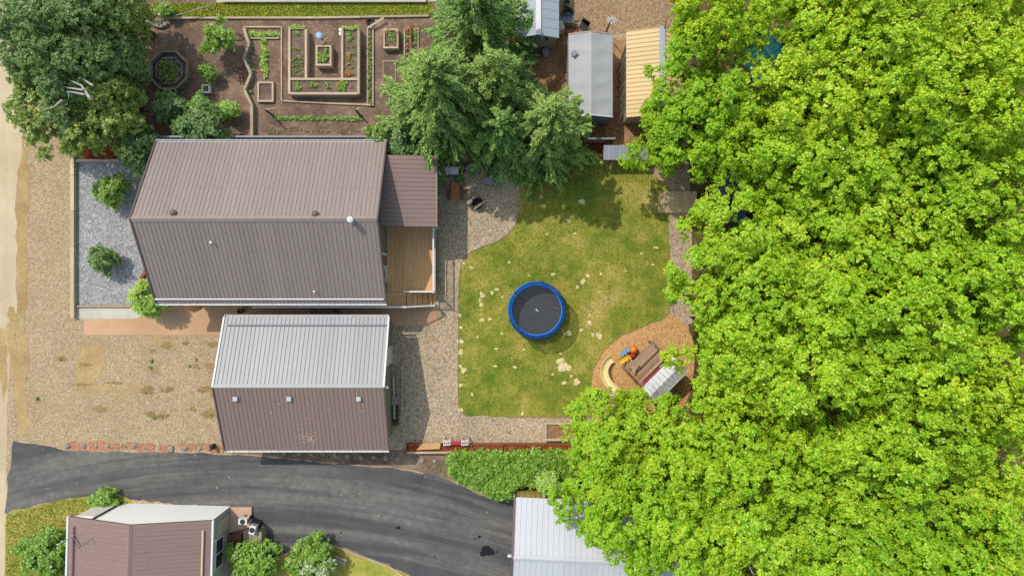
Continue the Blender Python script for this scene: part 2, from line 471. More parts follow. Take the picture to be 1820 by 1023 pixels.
# ------------------------------------------------------------------ mesh builder
class MB:
    def __init__(self):
        self.v, self.f = [], []
    def add(self, vs, fs):
        o = len(self.v)
        self.v += [tuple(p) for p in vs]
        self.f += [tuple(i + o for i in f) for f in fs]
        return self
    def box(self, x0, y0, z0, x1, y1, z1):
        return self.add([(x0, y0, z0), (x1, y0, z0), (x1, y1, z0), (x0, y1, z0), (x0, y0, z1), (x1, y0, z1), (x1, y1, z1), (x0, y1, z1)],
                        [(3, 2, 1, 0), (4, 5, 6, 7), (0, 1, 5, 4), (1, 2, 6, 5), (2, 3, 7, 6), (3, 0, 4, 7)])
    def bar(self, p, q, w, h, up=(0, 0, 1)):
        p, q = Vector(p), Vector(q)
        d = (q - p).normalized()
        upv = Vector(up)
        if abs(d.dot(upv)) > 0.98:
            upv = Vector((1, 0, 0))
        s = d.cross(upv).normalized()
        u = s.cross(d).normalized()
        a, b = s * (w / 2), u * (h / 2)
        return self.add([p - a - b, p + a - b, p + a + b, p - a + b, q - a - b, q + a - b, q + a + b, q - a + b],
                        [(3, 2, 1, 0), (4, 5, 6, 7), (0, 1, 5, 4), (1, 2, 6, 5), (2, 3, 7, 6), (3, 0, 4, 7)])
    def tube(self, pts, rad, n=8, cap=True):
        pts = [Vector(p) for p in pts]
        if isinstance(rad, (int, float)):
            rad = [rad] * len(pts)
        rings = []
        ref = Vector((0.31, 0.17, 0.93))
        vs = []
        for i, p in enumerate(pts):
            d = (pts[min(i + 1, len(pts) - 1)] - pts[max(i - 1, 0)]).normalized()
            if abs(d.dot(ref)) > 0.97:
                ref = Vector((0.9, 0.3, 0.1))
            s = d.cross(ref).normalized()
            u = s.cross(d)
            for k in range(n):
                a = 2 * math.pi * k / n
                vs.append(p + (s * math.cos(a) + u * math.sin(a)) * rad[i])
        fs = []
        for i in range(len(pts) - 1):
            for k in range(n):
                fs.append((i * n + k, i * n + (k + 1) % n, (i + 1) * n + (k + 1) % n, (i + 1) * n + k))
        if cap:
            fs.append(tuple(range(n))[::-1])
            fs.append(tuple((len(pts) - 1) * n + k for k in range(n)))
        return self.add(vs, fs)
    def lathe(self, prof, c=(0, 0, 0), n=24):
        vs, fs = [], []
        for r, z in prof:
            for k in range(n):
                a = 2 * math.pi * k / n
                vs.append((c[0] + r * math.cos(a), c[1] + r * math.sin(a), c[2] + z))
        for i in range(len(prof) - 1):
            for k in range(n):
                fs.append((i * n + k, i * n + (k + 1) % n, (i + 1) * n + (k + 1) % n, (i + 1) * n + k))
        if prof[0][0] > 1e-6:
            fs.append(tuple(range(n))[::-1])
        if prof[-1][0] > 1e-6:
            fs.append(tuple((len(prof) - 1) * n + k for k in range(n)))
        return self.add(vs, fs)
    def prism(self, pl, z0, z1):
        n = len(pl)
        area = sum(pl[i][0] * pl[(i + 1) % n][1] - pl[(i + 1) % n][0] * pl[i][1] for i in range(n))
        if area < 0:
            pl = pl[::-1]
        vs = [(x, y, z0) for x, y in pl] + [(x, y, z1) for x, y in pl]
        fs = [tuple(range(n))[::-1], tuple(range(n, 2 * n))]
        for i in range(n):
            j = (i + 1) % n
            fs.append((i, j, n + j, n + i))
        return self.add(vs, fs)
    def sheet(self, pl, z):
        n = len(pl)
        area = sum(pl[i][0] * pl[(i + 1) % n][1] - pl[(i + 1) % n][0] * pl[i][1] for i in range(n))
        if area < 0:
            pl = pl[::-1]
        return self.add([(x, y, z) for x, y in pl], [tuple(range(n))])
    def build(self, name, mat, parent=None, smooth=False, local=False, origin=None):
        """vertices are world coordinates unless local; parents are translated only (or local is used)"""
        off = Vector((0, 0, 0))
        if parent is not None and not local:
            pp = parent
            while pp is not None:
                off = off + pp.location
                pp = pp.parent
        elif parent is None and origin is not None:
            off = Vector(origin)
        me = bpy.data.meshes.new(name)
        me.from_pydata([(x - off.x, y - off.y, z - off.z) for x, y, z in self.v], [], self.f)
        me.update()
        if smooth:
            me.polygons.foreach_set('use_smooth', [True] * len(me.polygons))
        me.materials.append(M[mat])
        o = bpy.data.objects.new(name, me)
        col.objects.link(o)
        if parent is not None:
            o.parent = parent
        elif origin is not None:
            o.location = origin
        return o

def tag(o, label=None, cat=None, group=None, kind=None):
    if label: o['label'] = label
    if cat: o['category'] = cat
    if group: o['group'] = group
    if kind: o['kind'] = kind
    return o

def thing(name, label, cat, loc=(0, 0, 0), rz=0.0, group=None):
    o = bpy.data.objects.new(name, None)
    o.empty_display_size = 0.3
    col.objects.link(o)
    o.location = loc
    o.rotation_euler = (0, 0, rz)
    return tag(o, label, cat, group)

def copy_thing(root, loc, rz=0.0, scale=None, label=None, group=None):
    r = root.copy()
    col.objects.link(r)
    r.location = loc
    r.rotation_euler = (0, 0, rz)
    if scale: r.scale = scale
    if label: r['label'] = label
    if group: r['group'] = group
    for ch in root.children:
        c = ch.copy()
        col.objects.link(c)
        c.parent = r
        for g in ch.children:
            d = g.copy()
            col.objects.link(d)
            d.parent = c
    return r

def mesh_np(name, quads, mat, extra=None):
    """quads: (N,4,3) array -> mesh data"""
    n = len(quads)
    me = bpy.data.meshes.new(name)
    me.vertices.add(n * 4)
    me.vertices.foreach_set('co', np.asarray(quads, dtype=np.float32).ravel())
    me.loops.add(n * 4)
    me.loops.foreach_set('vertex_index', np.arange(n * 4, dtype=np.int32))
    me.polygons.add(n)
    me.polygons.foreach_set('loop_start', np.arange(0, n * 4, 4, dtype=np.int32))
    me.materials.append(M[mat])
    if extra is not None:
        me.materials.append(M[extra[0]])
        me.polygons.foreach_set('material_index', np.asarray(extra[1], dtype=np.int32))
    me.update(calc_edges=True)
    return me

def obj_from(me, name, parent=None, loc=(0, 0, 0)):
    o = bpy.data.objects.new(name, me)
    col.objects.link(o)
    o.location = loc
    if parent is not None:
        o.parent = parent
    return o

def structure(name, pts, z, mat, px=True, jitter=0.0):
    pl = poly(pts) if px else pts
    if jitter:
        r = random.Random(name)
        out = []
        for i in range(len(pl)):
            a, b = Vector(pl[i]), Vector(pl[(i + 1) % len(pl)])
            n = max(1, int((b - a).length / 0.35))
            for k in range(n):
                p = a.lerp(b, k / n)
                out.append((p.x + r.uniform(-jitter, jitter), p.y + r.uniform(-jitter, jitter)))
        pl = out
    o = MB().sheet(pl, z).build(name, mat)
    o['kind'] = 'structure'
    return o, pl

def smooth_poly(pts, n=4):
    """Catmull-Rom through closed pixel polygon"""
    out = []
    m = len(pts)
    for i in range(m):
        p0, p1, p2, p3 = (Vector(pts[(i + k - 1) % m]) for k in range(4))
        for k in range(n):
            t = k / n
            q = 0.5 * ((2 * p1) + (p2 - p0) * t + (2 * p0 - 5 * p1 + 4 * p2 - p3) * t * t + (3 * p1 - p0 - 3 * p2 + p3) * t ** 3)
            out.append((q.x, q.y))
    return out

# ------------------------------------------------------------------ ground and paving
structure('ground', [(-400, -400), (400, -400), (400, 400), (-400, 400)], 0.0, 'gravel_tan', px=False)
structure('road', [(-900, -700), (46, -700), (46, 60), (45, 185), (42, 235), (36, 290), (29, 330), (27, 360), (31, 420), (31, 470), (28, 500), (30, 550), (22, 590), (18, 640), (14, 700), (12, 800), (11, 900), (9, 1023), (9, 1800), (-900, 1800)], 0.004, 'road_tan', jitter=0.05)
structure('dirt_verge', smooth_poly([(46, 120), (60, 200), (50, 250), (52, 330), (48, 420), (52, 500), (46, 570), (52, 640), (46, 700), (52, 750), (38, 775), (30, 740), (26, 690), (20, 640), (30, 580), (34, 540), (31, 470), (31, 420), (27, 360), (36, 290), (42, 235)]), 0.008, 'dirt_edge', jitter=0.14)
structure('garden_ground', [(245, -300), (775, -300), (900, -60), (1010, 60), (1010, 250), (690, 252), (690, 262), (120, 262), (120, 246), (190, 160), (245, 100)], 0.004, 'soil_garden', jitter=0.05)
structure('back_yard_ground', [(900, -250), (1010, -250), (1010, 50), (1100, 70), (1215, 50), (1215, 300), (900, 300), (900, 100)], 0.008, 'soil_back', jitter=0.1)
structure('back_gravel', [(1012, -300), (1216, -300), (1214, 54), (1108, 60), (1012, 52)], 0.012, 'gravel_back', jitter=0.08)
structure('woodland_ground', [(1225, -900), (2600, -900), (2600, 1900), (1010, 1900), (1010, 800), (1180, 730), (1215, 640), (1225, 560)], 0.004, 'forest_floor', jitter=0.1)
structure('gravel_bed', [(131, 288), (290, 288), (290, 480), (258, 478), (250, 500), (240, 528), (234, 541), (131, 542)], 0.006, 'gravel_grey')
structure('mulch_bed', [(131, 249), (280, 249), (280, 284), (131, 284)], 0.008, 'mulch_red')
structure('patio', [(149, 566), (243, 566), (262, 552), (275, 500), (330, 500), (700, 500), (778, 545), (778, 578), (692, 578), (692, 595), (149, 595)], 0.012, 'patio')
structure('yard_gravel', [(690, 597), (692, 580), (780, 580), (780, 280), (924, 280), (924, 400), (830, 470), (822, 738), (1050, 742), (1050, 788), (690, 810)], 0.004, 'gravel_yard')
structure('path', [(1190, 376), (1230, 376), (1230, 575), (1205, 575), (1190, 556)], 0.006, 'gravel_yard')
chips_px = smooth_poly([(1192, 560), (1150, 578), (1105, 597), (1072, 625), (1054, 658), (1048, 695), (1052, 745), (1120, 760), (1200, 740), (1230, 680), (1230, 600)])
structure('play_area_ground', chips_px, 0.010, 'woodchip')
lawn_px = [(922, 300), (922, 380), (917, 398), (903, 416), (884, 429), (858, 438), (838, 447), (826, 456), (820, 470), (816, 495), (815, 540), (815, 600), (814, 660), (815, 718), (819, 732), (830, 738), (900, 741), (1052, 741), (1048, 700), (1054, 655), (1074, 621), (1105, 595), (1150, 577), (1175, 568), (1189, 556), (1190, 440), (1189, 330), (1150, 305), (1140, 289), (1000, 289)]
lawn, lawn_w = structure('lawn', lawn_px, 0.012, 'lawn_green', jitter=0.045)
# the pale fringe of the lawn: flush edging strip
edge = MB()
ep = [Vector((*p, 0.02)) for p in poly(lawn_px[1:16])] 
edge.tube(ep, 0.02, 6)
edge.tube([Vector((*p, 0.02)) for p in poly(lawn_px[16:26])], 0.018, 6)
eo = edge.build('lawn_edging', 'path_edge')
tag(eo, 'thin dark edging strip curving round the back lawn', 'edging')
drive_px = [(24, 784), (60, 786), (120, 800), (200, 802), (300, 803), (400, 807), (470, 811), (560, 820), (640, 827), (700, 831), (760, 842), (800, 850), (850, 880), (905, 889), (1200, 889), (1200, 1300), (860, 1300), (740, 1040), (690, 1003), (640, 984), (590, 967), (545, 964), (505, 984), (484, 1001), (470, 1060), (440, 1060), (440, 905), (215, 886), (160, 881), (100, 888), (52, 902), (20, 914), (10, 912), (14, 850)]
structure('driveway', drive_px, 0.010, 'asphalt', jitter=0.07)
structure('front_lawn', smooth_poly([(12, 914), (52, 903), (100, 889), (160, 882), (230, 886), (260, 1000), (230, 1300), (9, 1300), (10, 1000)], 3), 0.014, 'lawn_front')
structure('flower_lawn', smooth_poly([(484, 1003), (506, 985), (545, 966), (592, 969), (641, 987), (692, 1006), (745, 1042), (800, 1200), (470, 1200)], 3), 0.016, 'lawn_front')
structure('grass_strip', [(270, 6), (770, 4), (770, 31), (560, 33), (330, 33), (285, 36), (268, 20)], 0.012, 'lawn_strip')
structure('neighbour_walk', [(380, -200), (780, -200), (780, 3), (385, 5)], 0.016, 'concrete')
for _i, _pts in enumerate(([(122, 787), (160, 783), (200, 785), (222, 790), (215, 799), (160, 800), (124, 797)], [(224, 788), (262, 785), (276, 793), (268, 801), (232, 800)], [(280, 792), (300, 788), (308, 800), (284, 801)], [(318, 787), (350, 786), (392, 792), (396, 803), (350, 801), (322, 798)])):
    structure('mulch_strip', smooth_poly(_pts, 4), 0.013, 'mulch_orange', jitter=0.12)
structure('rock_strip_far', [(396, 792), (500, 798), (720, 798), (800, 808), (815, 855), (760, 840), (700, 829), (600, 822), (470, 809), (398, 805)], 0.008, 'soil_garden', jitter=0.05)
structure('bed_curb_sand', [(134, 547), (236, 547), (252, 540), (262, 550), (246, 566), (134, 566)], 0.009, 'concrete')

# dusty worn patches on the gravel drive, parts of the ground
gnd = bpy.data.objects['ground']
rq = random.Random(8)
def blot(x, y, rx, ry, mat, par, z, n=40, rough=.16):
    c = W(x, y)
    ph = [rq.uniform(0, 6.28) for _ in range(4)]
    pl = []
    for k in range(n):
        a = 2 * math.pi * k / n
        q = 1 + .16 * math.sin(2 * a + ph[0]) + .12 * math.sin(3 * a + ph[1]) + .08 * math.sin(7 * a + ph[2]) + rq.uniform(-rough, rough)
        pl.append((c.x + rx * S() * q * math.cos(a), c.y + ry * S() * q * math.sin(a)))
    MB().sheet(pl, z).build('dirt_patch', mat, par)
for x, y, rx, ry in ((158, 655, 26, 36), (162, 625, 22, 12), (168, 690, 30, 7), (290, 607, 17, 7), (20, 600, 9, 30), (5, 640, 8, 60), (22, 560, 8, 14), (30, 690, 6, 40)):
    blot(x, y, rx, ry, 'dirt_edge', gnd, .0065 + rq.uniform(0, .001))
for x, y, rx, ry in ((295, 614, 12, 6), (271, 623, 5, 4), (110, 637, 9, 5), (272, 657, 9, 7), (68, 713, 5, 5), (262, 693, 14, 6), (300, 692, 9, 5), (349, 651, 6, 5), (363, 692, 12, 6), (380, 695, 9, 8), (268, 736, 11, 5), (288, 740, 9, 4), (343, 726, 6, 5), (371, 735, 14, 8), (380, 612, 10, 6), (152, 648, 14, 2.5), (150, 683, 16, 3), (205, 680, 14, 3), (330, 610, 6, 3), (372, 650, 10, 6), (178, 727, 14, 5)):
    blot(x, y, rx, ry, 'dirt_damp', gnd, .0085 + rq.uniform(0, .001), 26, .3)

# dry patches worn into the lawn, parts of the lawn
rp = random.Random(3)
patches = [(1003, 652, 13), (995, 641, 7), (1025, 678, 6), (1002, 680, 5), (857, 524, 6), (855, 541, 6), (853, 533, 4), (883, 514, 4), (874, 520, 4), (856, 568, 4.5), (870, 567, 4), (892, 592, 3), (893, 527, 2.5), (849, 598, 3), (1048, 573, 4.5), (1033, 586, 4), (1012, 592, 5), (1003, 592, 3.5), (1065, 597, 8), (1054, 595, 4), (931, 621, 3), (882, 619, 3), (905, 466, 3), (817, 560, 4), (819, 582, 5), (818, 606, 6), (819, 625, 5), (818, 650, 5), (824, 657, 6), (818, 684, 5), (839, 700, 4), (819, 728, 4), (929, 735, 4), (982, 665, 3), (1015, 668, 3), (996, 628, 3), (1022, 415, 2.5), (972, 416, 3), (1048, 560, 3), (1044, 489, 4), (1026, 510, 4), (1036, 500, 5), (983, 487, 4), (941, 490, 3), (1068, 487, 4), (1066, 518, 2.5), (1112, 481, 2.5), (1034, 358, 8), (1010, 392, 5), (962, 350, 4), (880, 650, 3.5), (915, 652, 4), (838, 475, 3), (824, 467, 3.5), (1160, 470, 3), (1140, 450, 3), (1166, 440, 4)]
for x, y, r in patches:
    c = W(x, y)
    m = MB()
    n = 22
    rr = r * S() * 1.0
    ph = rp.uniform(0, 6)
    ax, ay = rp.uniform(0.7, 1.15), rp.uniform(0.65, 1.05)
    pl = []
    for k in range(n):
        a = 2 * math.pi * k / n
        q = rr * (0.85 + 0.16 * math.sin(2 * a + ph) + .1 * math.sin(3 * a + 2 * ph) + rp.uniform(-0.12, 0.12))
        pl.append((c.x + ax * q * math.cos(a), c.y + ay * q * math.sin(a)))
    m.sheet(pl, 0.0175).build('dry_patch', 'dry_grass', lawn)
drive = bpy.data.objects['driveway']
for x, y, r in [(866, 977, 11), (859, 983, 7), (873, 982, 6), (708, 937, 4), (852, 953, 3.2), (844, 957, 1.8), (883, 980, 2), (606, 946, 1.8), (773, 989, 1.8)]:
    c = W(x, y)
    pl = []
    for k in range(14):
        a = 2 * math.pi * k / 14
        q = r * S() * rp.uniform(0.75, 1.15)
        pl.append((c.x + q * math.cos(a), c.y + 0.8 * q * math.sin(a)))
    MB().sheet(pl, 0.0145 + rp.uniform(0, 0.001)).build('oil_stain', 'oil', drive)

# ------------------------------------------------------------------ grass blades (uncountable)
def inside(P, pl):
    x, y = P[:, 0], P[:, 1]
    r = np.zeros(len(P), bool)
    n = len(pl)
    for i in range(n):
        x0, y0 = pl[i]
        x1, y1 = pl[(i + 1) % n]
        c = ((y0 > y) != (y1 > y)) & (x < (x1 - x0) * (y - y0) / (y1 - y0 + 1e-12) + x0)
        r ^= c
    return r

def grass(name, label, pl, n, hgt, mat, z0=0.012, seed=1):
    g = np.random.default_rng(seed)
    A = np.array(pl)
    lo, hi = A.min(0), A.max(0)
    P = lo + (hi - lo) * g.random((n, 2))
    P = P[inside(P, pl)]
    n = len(P)
    a = g.random(n) * 6.283
    h = hgt * (0.5 + 0.9 * g.random(n))
    w = 0.012 + 0.012 * g.random(n)
    lean = h * g.uniform(0.2, 1.1, n)
    la = g.random(n) * 6.283
    d = np.stack([np.cos(a), np.sin(a)], 1) * w[:, None]
    ld = np.stack([np.cos(la), np.sin(la)], 1) * lean[:, None]
    q = np.zeros((n, 4, 3))
    q[:, 0, :2] = P - d; q[:, 1, :2] = P + d
    q[:, 2, :2] = P + d * 0.3 + ld; q[:, 3, :2] = P - d * 0.3 + ld
    q[:, :2, 2] = z0; q[:, 2:, 2] = z0 + h[:, None]
    o = obj_from(mesh_np(name, q, mat), name)
    tag(o, label, 'grass', kind='stuff')
grass('lawn_grass', 'short mown grass blades covering the back lawn', lawn_w, 60000, 0.045, 'grass_blade', 0.012, 1)
grass('front_grass', 'dry grass beside the neighbouring house and road', poly([(12, 914), (52, 903), (100, 889), (160, 882), (215, 888), (130, 1040), (9, 1040)]), 14000, 0.06, 'grass_blade', 0.014, 2)
grass('strip_grass', 'mown grass in the strip along the top of the garden', poly([(270, 6), (770, 4), (770, 31), (330, 33), (285, 36)]), 20000, 0.045, 'grass_blade', 0.012, 3)
#@@PART2

# ------------------------------------------------------------------ buildings
def panel_mesh(name, w, ln, mat, rib=0.2286, hgt=0.024, overlap=0.0):
    """one sheet of ribbed roofing: x across, y up the slope, z out"""
    n = max(1, round(w / rib))
    p = w / n
    xs = []
    for i in range(n):
        x = i * p
        xs += [(x, hgt), (x + 0.022, hgt), (x + 0.034, 0.0), (x + p - 0.014, 0.0)]
    xs.append((w - 0.001, hgt))
    vs, fs = [], []
    for x, z in xs:
        vs += [(x, 0, z + 0.004), (x, ln, z + 0.004)]
    for i in range(len(xs) - 1):
        fs.append((2 * i, 2 * i + 2, 2 * i + 3, 2 * i + 1))
    me = bpy.data.meshes.new(name)
    me.from_pydata(vs, [], fs)
    me.materials.append(M[mat])
    me.update()
    return me

def roof_slope(root, A, B, C, mat, pw=0.914, rib=0.2286, thick=0.10, under='brown_trim', hgt=0.025, name='roof', pname='roof_panel'):
    """A,B eave ends, C ridge end above A (world). Slab part with sheets of roofing on it as sub-parts."""
    A, B, C = Vector(A), Vector(B), Vector(C)
    u = (B - A).normalized()
    v = (C - A).normalized()
    n = u.cross(v).normalized()
    if n.z < 0:
        A, B, C = B, A, C + (B - A)
        u = -u
        n = u.cross(v).normalized()
    D = C + (B - A)
    t = n * thick
    m = MB().add([A - t, B - t, D - t, C - t, A, B, D, C], [(3, 2, 1, 0), (4, 5, 6, 7), (0, 1, 5, 4), (1, 2, 6, 5), (2, 3, 7, 6), (3, 0, 4, 7)])
    slab = m.build(name, under, root)
    ln, wd = (B - A).length, (C - A).length
    cnt = max(1, round(ln / pw))
    w = ln / cnt
    me = panel_mesh(pname, w, wd, mat, rib, hgt)
    for i in range(cnt):
        o = A + u * (w * i) - root.location
        po = bpy.data.objects.new(pname, me)
        col.objects.link(po)
        po.parent = slab
        po.matrix_local = Matrix(((u.x, v.x, n.x, o.x), (u.y, v.y, n.y, o.y), (u.z, v.z, n.z, o.z), (0, 0, 0, 1)))
    return slab

def walls(m, x0, y0, x1, y1, z0, z1):
    m.box(x0, y0, z0, x1, y1, z1)
    return m

# ---- main house
HX0, HX1, HY0, HY1, HYR, HE, HR = -19.29, -6.80, -0.81, 7.91, 3.50, 3.1, 5.7
house = thing('house', 'long house with brown ribbed metal gable roof and back deck', 'house', (-13.0, 3.5, 0))
m = MB()
wx0, wx1, wy0, wy1 = HX0 + 0.45, -7.15, HY0 + 0.5, HY1 - 0.5
m.add([(wx0, wy0, 0), (wx1, wy0, 0), (wx1, wy1, 0), (wx0, wy1, 0), (wx0, wy0, HE + 0.12), (wx1, wy0, HE + 0.12), (wx1, wy1, HE + 0.12), (wx0, wy1, HE + 0.12), (wx0, HYR, HR - 0.22), (wx1, HYR, HR - 0.22)],
      [(0, 1, 5, 4), (2, 3, 7, 6), (1, 2, 6, 9, 5), (3, 0, 4, 8, 7), (3, 2, 1, 0)])
m.build('wall', 'siding_green', house)
rn = roof_slope(house, (HX0, HY1, HE), (HX1, HY1, HE), (HX0, HYR, HR), 'roof_brown')
rs = roof_slope(house, (HX0, HY0, HE), (HX1, HY0, HE), (HX0, HYR, HR), 'roof_brown')
m = MB()
m.add([(HX0 - .02, HYR - 0.16, HR - 0.055), (HX1 + .02, HYR - 0.16, HR - 0.055), (HX1 + .02, HYR, HR + 0.05), (HX0 - .02, HYR, HR + 0.05), (HX0 - .02, HYR + 0.16, HR - 0.055), (HX1 + .02, HYR + 0.16, HR - 0.055)], [(0, 1, 2, 3), (3, 2, 5, 4)])
m.build('ridge_cap', 'roof_brown', house)
# rake trim
def rake(root, x, y0, y1, yr, he, hr, mat, w=0.08, side=1):
    for ye in (y0, y1):
        MB().bar((x, ye, he + 0.0), (x, yr, hr + 0.0), w, 0.13).build('rake_trim', mat, root)
rake(house, HX0, HY0, HY1, HYR, HE, HR, 'brown_trim')
rake(house, HX1, HY0, HY1, HYR, HE, HR, 'brown_trim')
# gutters
def gutter(root, x0, x1, y, z, mat, s=1):
    m = MB()
    m.box(x0, y, z - 0.1, x1, y + s * 0.10, z - 0.09) if s > 0 else m.box(x0, y + s * 0.10, z - 0.1, x1, y, z - 0.09)
    yy = y + s * 0.10
    m.box(x0, min(yy, yy + s * .025), z - 0.1, x1, max(yy, yy + s * .025), z + 0.005)
    m.box(x0, min(y, yy), z - 0.1, x0 + 0.02, max(y, yy), z)
    m.box(x1 - 0.02, min(y, yy), z - 0.1, x1, max(y, yy), z)
    g = m.build('gutter', mat, root)
    n = int((x1 - x0) / 0.8)
    for i in range(n):
        x = x0 + (i + 0.5) * (x1 - x0) / n
        MB().box(x, min(y, yy), z - 0.012, x + 0.02, max(y, yy), z + 0.002).build('gutter_strap', mat, g)
gutter(house, HX0, HX1, HY0 - 0.005, HE - 0.01, 'white_paint', -1)
gutter(house, HX0, HX1, HY1 + 0.005, HE - 0.01, 'white_paint', 1)
def on_south(y):       # roof height at y on the south slope
    return HE + (HR - HE) * (y - HY0) / (HYR - HY0)
def snow_rail(root, x0, x1, y, z, slope, mat, h=0.1):
    m = MB().bar((x0, y, z + h), (x1, y, z + h), 0.07, 0.05)
    g = m.build('snow_guard', mat, root)
    n = max(2, int((x1 - x0) / 1.4))
    for i in range(n + 1):
        x = x0 + 0.05 + i * (x1 - x0 - 0.1) / n
        MB().box(x - 0.02, y - 0.03, z, x + 0.02, y + 0.03, z + h - 0.02).build('bracket', mat, g)
ysr = -0.60
snow_rail(house, HX0 + 0.05, HX1 - 0.10, ysr, on_south(ysr), 0.6, 'white_paint', 0.09)
def vent_cap(x, y, z, r, name='roof_vent', mat='brown_trim', h=0.42):
    o = MB().lathe([(r * 0.62, -0.15), (r * 0.62, h * 0.6), (r, h * 0.62), (r, h * 0.85), (r * 0.5, h), (0.001, h + 0.02)], (x, y, z), 16).build(name, mat, house, smooth=False)
for px, py in ((307, 378), (560, 380)):
    p = W(px, py, 5.65)
    vent_cap(p.x, p.y, 5.3, 0.17)
p = W(625, 391, 5.9)
fl = MB().lathe([(0.085, -0.3), (0.085, 0.7), (0.15, 0.72), (0.15, 0.95), (0.001, 1.02)], (p.x, 3.4, 5.35), 16).build('flue_pipe', 'white_paint', house)
MB().lathe([(0.2, 0.0), (0.12, 0.12), (0.086, 0.14)], (p.x, 3.4, 5.66), 16).build('flashing', 'grey_metal', fl)
for px, py, r in ((385, 432, 0.05), (551, 518, 0.045)):
    p = W(px, py, 4.5)
    z = on_south(p.y)
    MB().lathe([(r, -0.05), (r, 0.22), (r * 1.25, 0.23), (r * 1.25, 0.27), (0.001, 0.28)], (p.x, p.y, z), 10).build('vent_pipe', 'white_paint', house)
# back door and window on the east wall
dr = MB().box(-7.15, 0.35, 1.06, -7.09, 1.95, 3.15).build('door', 'white_paint', house)
MB().box(-7.09, 0.55, 1.9, -7.075, 0.95, 2.95).build('pane', 'glass_dark', dr)
MB().box(-7.09, 1.25, 1.3, -7.075, 1.8, 2.95).build('pane', 'glass_dark', dr)
MB().box(-7.09, 1.03, 2.02, -7.04, 1.07, 2.12).build('handle', 'grey_metal', dr)
# porch roof east of the house, sloping down to the east
PX0, PX1, PY0, PY1 = -7.12, -4.09, 3.32, 7.16
roof_slope(house, (PX1, PY0, 3.05), (PX1, PY1, 3.05), (PX0, PY0, 3.42), 'roof_porch', name='porch_roof')
MB().box(PX1, PY0, 2.93, PX1 + 0.03, PY1, 3.07).build('fascia', 'timber_y', house)
for y in (PY0 + 0.15, (PY0 + PY1) / 2, PY1 - 0.15):
    MB().box(PX1 - 0.3, y - 0.06, 0.0, PX1 - 0.18, y + 0.06, 2.98).build('porch_post', 'white_paint', house)

# ---- deck with boards, steps and rails
deck = thing('deck', 'tan composite deck with white rails and six steps behind the house', 'deck', (-5.7, 1.5, 0))
DZ = 1.05
MB().box(-7.12, -0.22, 0.05, -4.46, 7.05, DZ - 0.04).build('deck_base', 'plank_brown', deck)
nb = 19
bw = (-4.42 + 7.14) / nb
bme = None
for i in range(nb):
    x = -7.14 + i * bw
    MB().box(x + 0.004, -0.23, DZ - 0.035, x + bw - 0.005, 7.08, DZ).build('deck_board', 'deck_y', deck)
MB().box(-14.6, -1.06, 0.05, -6.06, -0.24, DZ - 0.04).build('walkway_base', 'plank_brown', deck)
for i in range(6):
    y = -1.08 + i * 0.14
    MB().box(-14.62, y + 0.004, DZ - 0.035, -6.04, y + 0.135, DZ).build('walkway_board', 'deck_x', deck)
for i in range(6):
    x = -6.03 + i * 0.27
    z = DZ - 0.175 * (i + 0.6)
    MB().box(x, -1.08, max(0.02, z - 0.16), x + 0.27, -0.25, z - 0.03).build('step_riser', 'plank_brown', deck)
    for k in range(2):
        MB().box(x + 0.005 + k * 0.145, -1.1, z - 0.028, x + 0.005 + k * 0.145 + 0.135, -0.24, z).build('step_board', 'deck_y', deck)
def railing(pts, posts=True, h=1.0, spacing=0.13):
    """pts: top-of-deck polyline"""
    for a, b in zip(pts[:-1], pts[1:]):
        a, b = Vector(a), Vector(b)
        t = Vector((0, 0, h))
        r = MB().bar(a + t, b + t, 0.085, 0.05).build('handrail', 'white_paint', deck)
        MB().bar(a + Vector((0, 0, 0.12)), b + Vector((0, 0, 0.12)), 0.05, 0.04).build('bottom_rail', 'white_paint', deck)
        n = int((b - a).length / spacing)
        bal = MB()
        for i in range(1, n):
            q = a.lerp(b, i / n)
            bal.box(q.x - 0.009, q.y - 0.009, q.z + 0.13, q.x + 0.009, q.y + 0.009, q.z + h - 0.02)
        bo = bal.build('balusters', 'dark_metal', deck)
        bo['kind'] = 'stuff'
        k = max(1, int((b - a).length / 1.8))
        for i in range(k + 1):
            q = a.lerp(b, i / k)
            MB().box(q.x - 0.045, q.y - 0.045, q.z, q.x + 0.045, q.y + 0.045, q.z + h + 0.06).build('rail_post', 'white_paint', deck)
railing([(-4.38, 3.3, DZ), (-4.38, -0.24, DZ)])
railing([(-4.44, -0.205, DZ), (-5.95, -0.205, DZ)])
railing([(-14.4, -1.06, DZ), (-6.0, -1.06, DZ)])
railing([(-5.9, -1.06, DZ), (-4.45, -1.0, 0.15)])

# ---- garage
GX0, GX1, GY0, GY1, GYR, GE, GR = -15.84, -6.78, -8.91, -1.60, -5.25, 2.46, 4.0
gar = thing('garage', 'detached garage, one roof slope silver and the other brown', 'garage', (-11.3, -5.25, 0))
gx0, gx1, gy0, gy1 = GX0 + 0.35, -7.02, GY0 + 0.35, GY1 - 0.35
MB().add([(gx0, gy0, 0), (gx1, gy0, 0), (gx1, gy1, 0), (gx0, gy1, 0), (gx0, gy0, GE + .02), (gx1, gy0, GE + .02), (gx1, gy1, GE + .02), (gx0, gy1, GE + .02), (gx0, GYR, GR - 0.2), (gx1, GYR, GR - 0.2)],
         [(0, 1, 5, 4), (2, 3, 7, 6), (1, 2, 6, 9, 5), (3, 0, 4, 8, 7), (3, 2, 1, 0)]).build('wall', 'siding_green', gar)
roof_slope(gar, (GX0, GY1, GE), (GX1, GY1, GE), (GX0, GYR, GR), 'roof_silver', under='white_paint', hgt=0.036)
roof_slope(gar, (GX0, GY0, GE), (GX1, GY0, GE), (GX0, GYR, GR), 'roof_mauve')
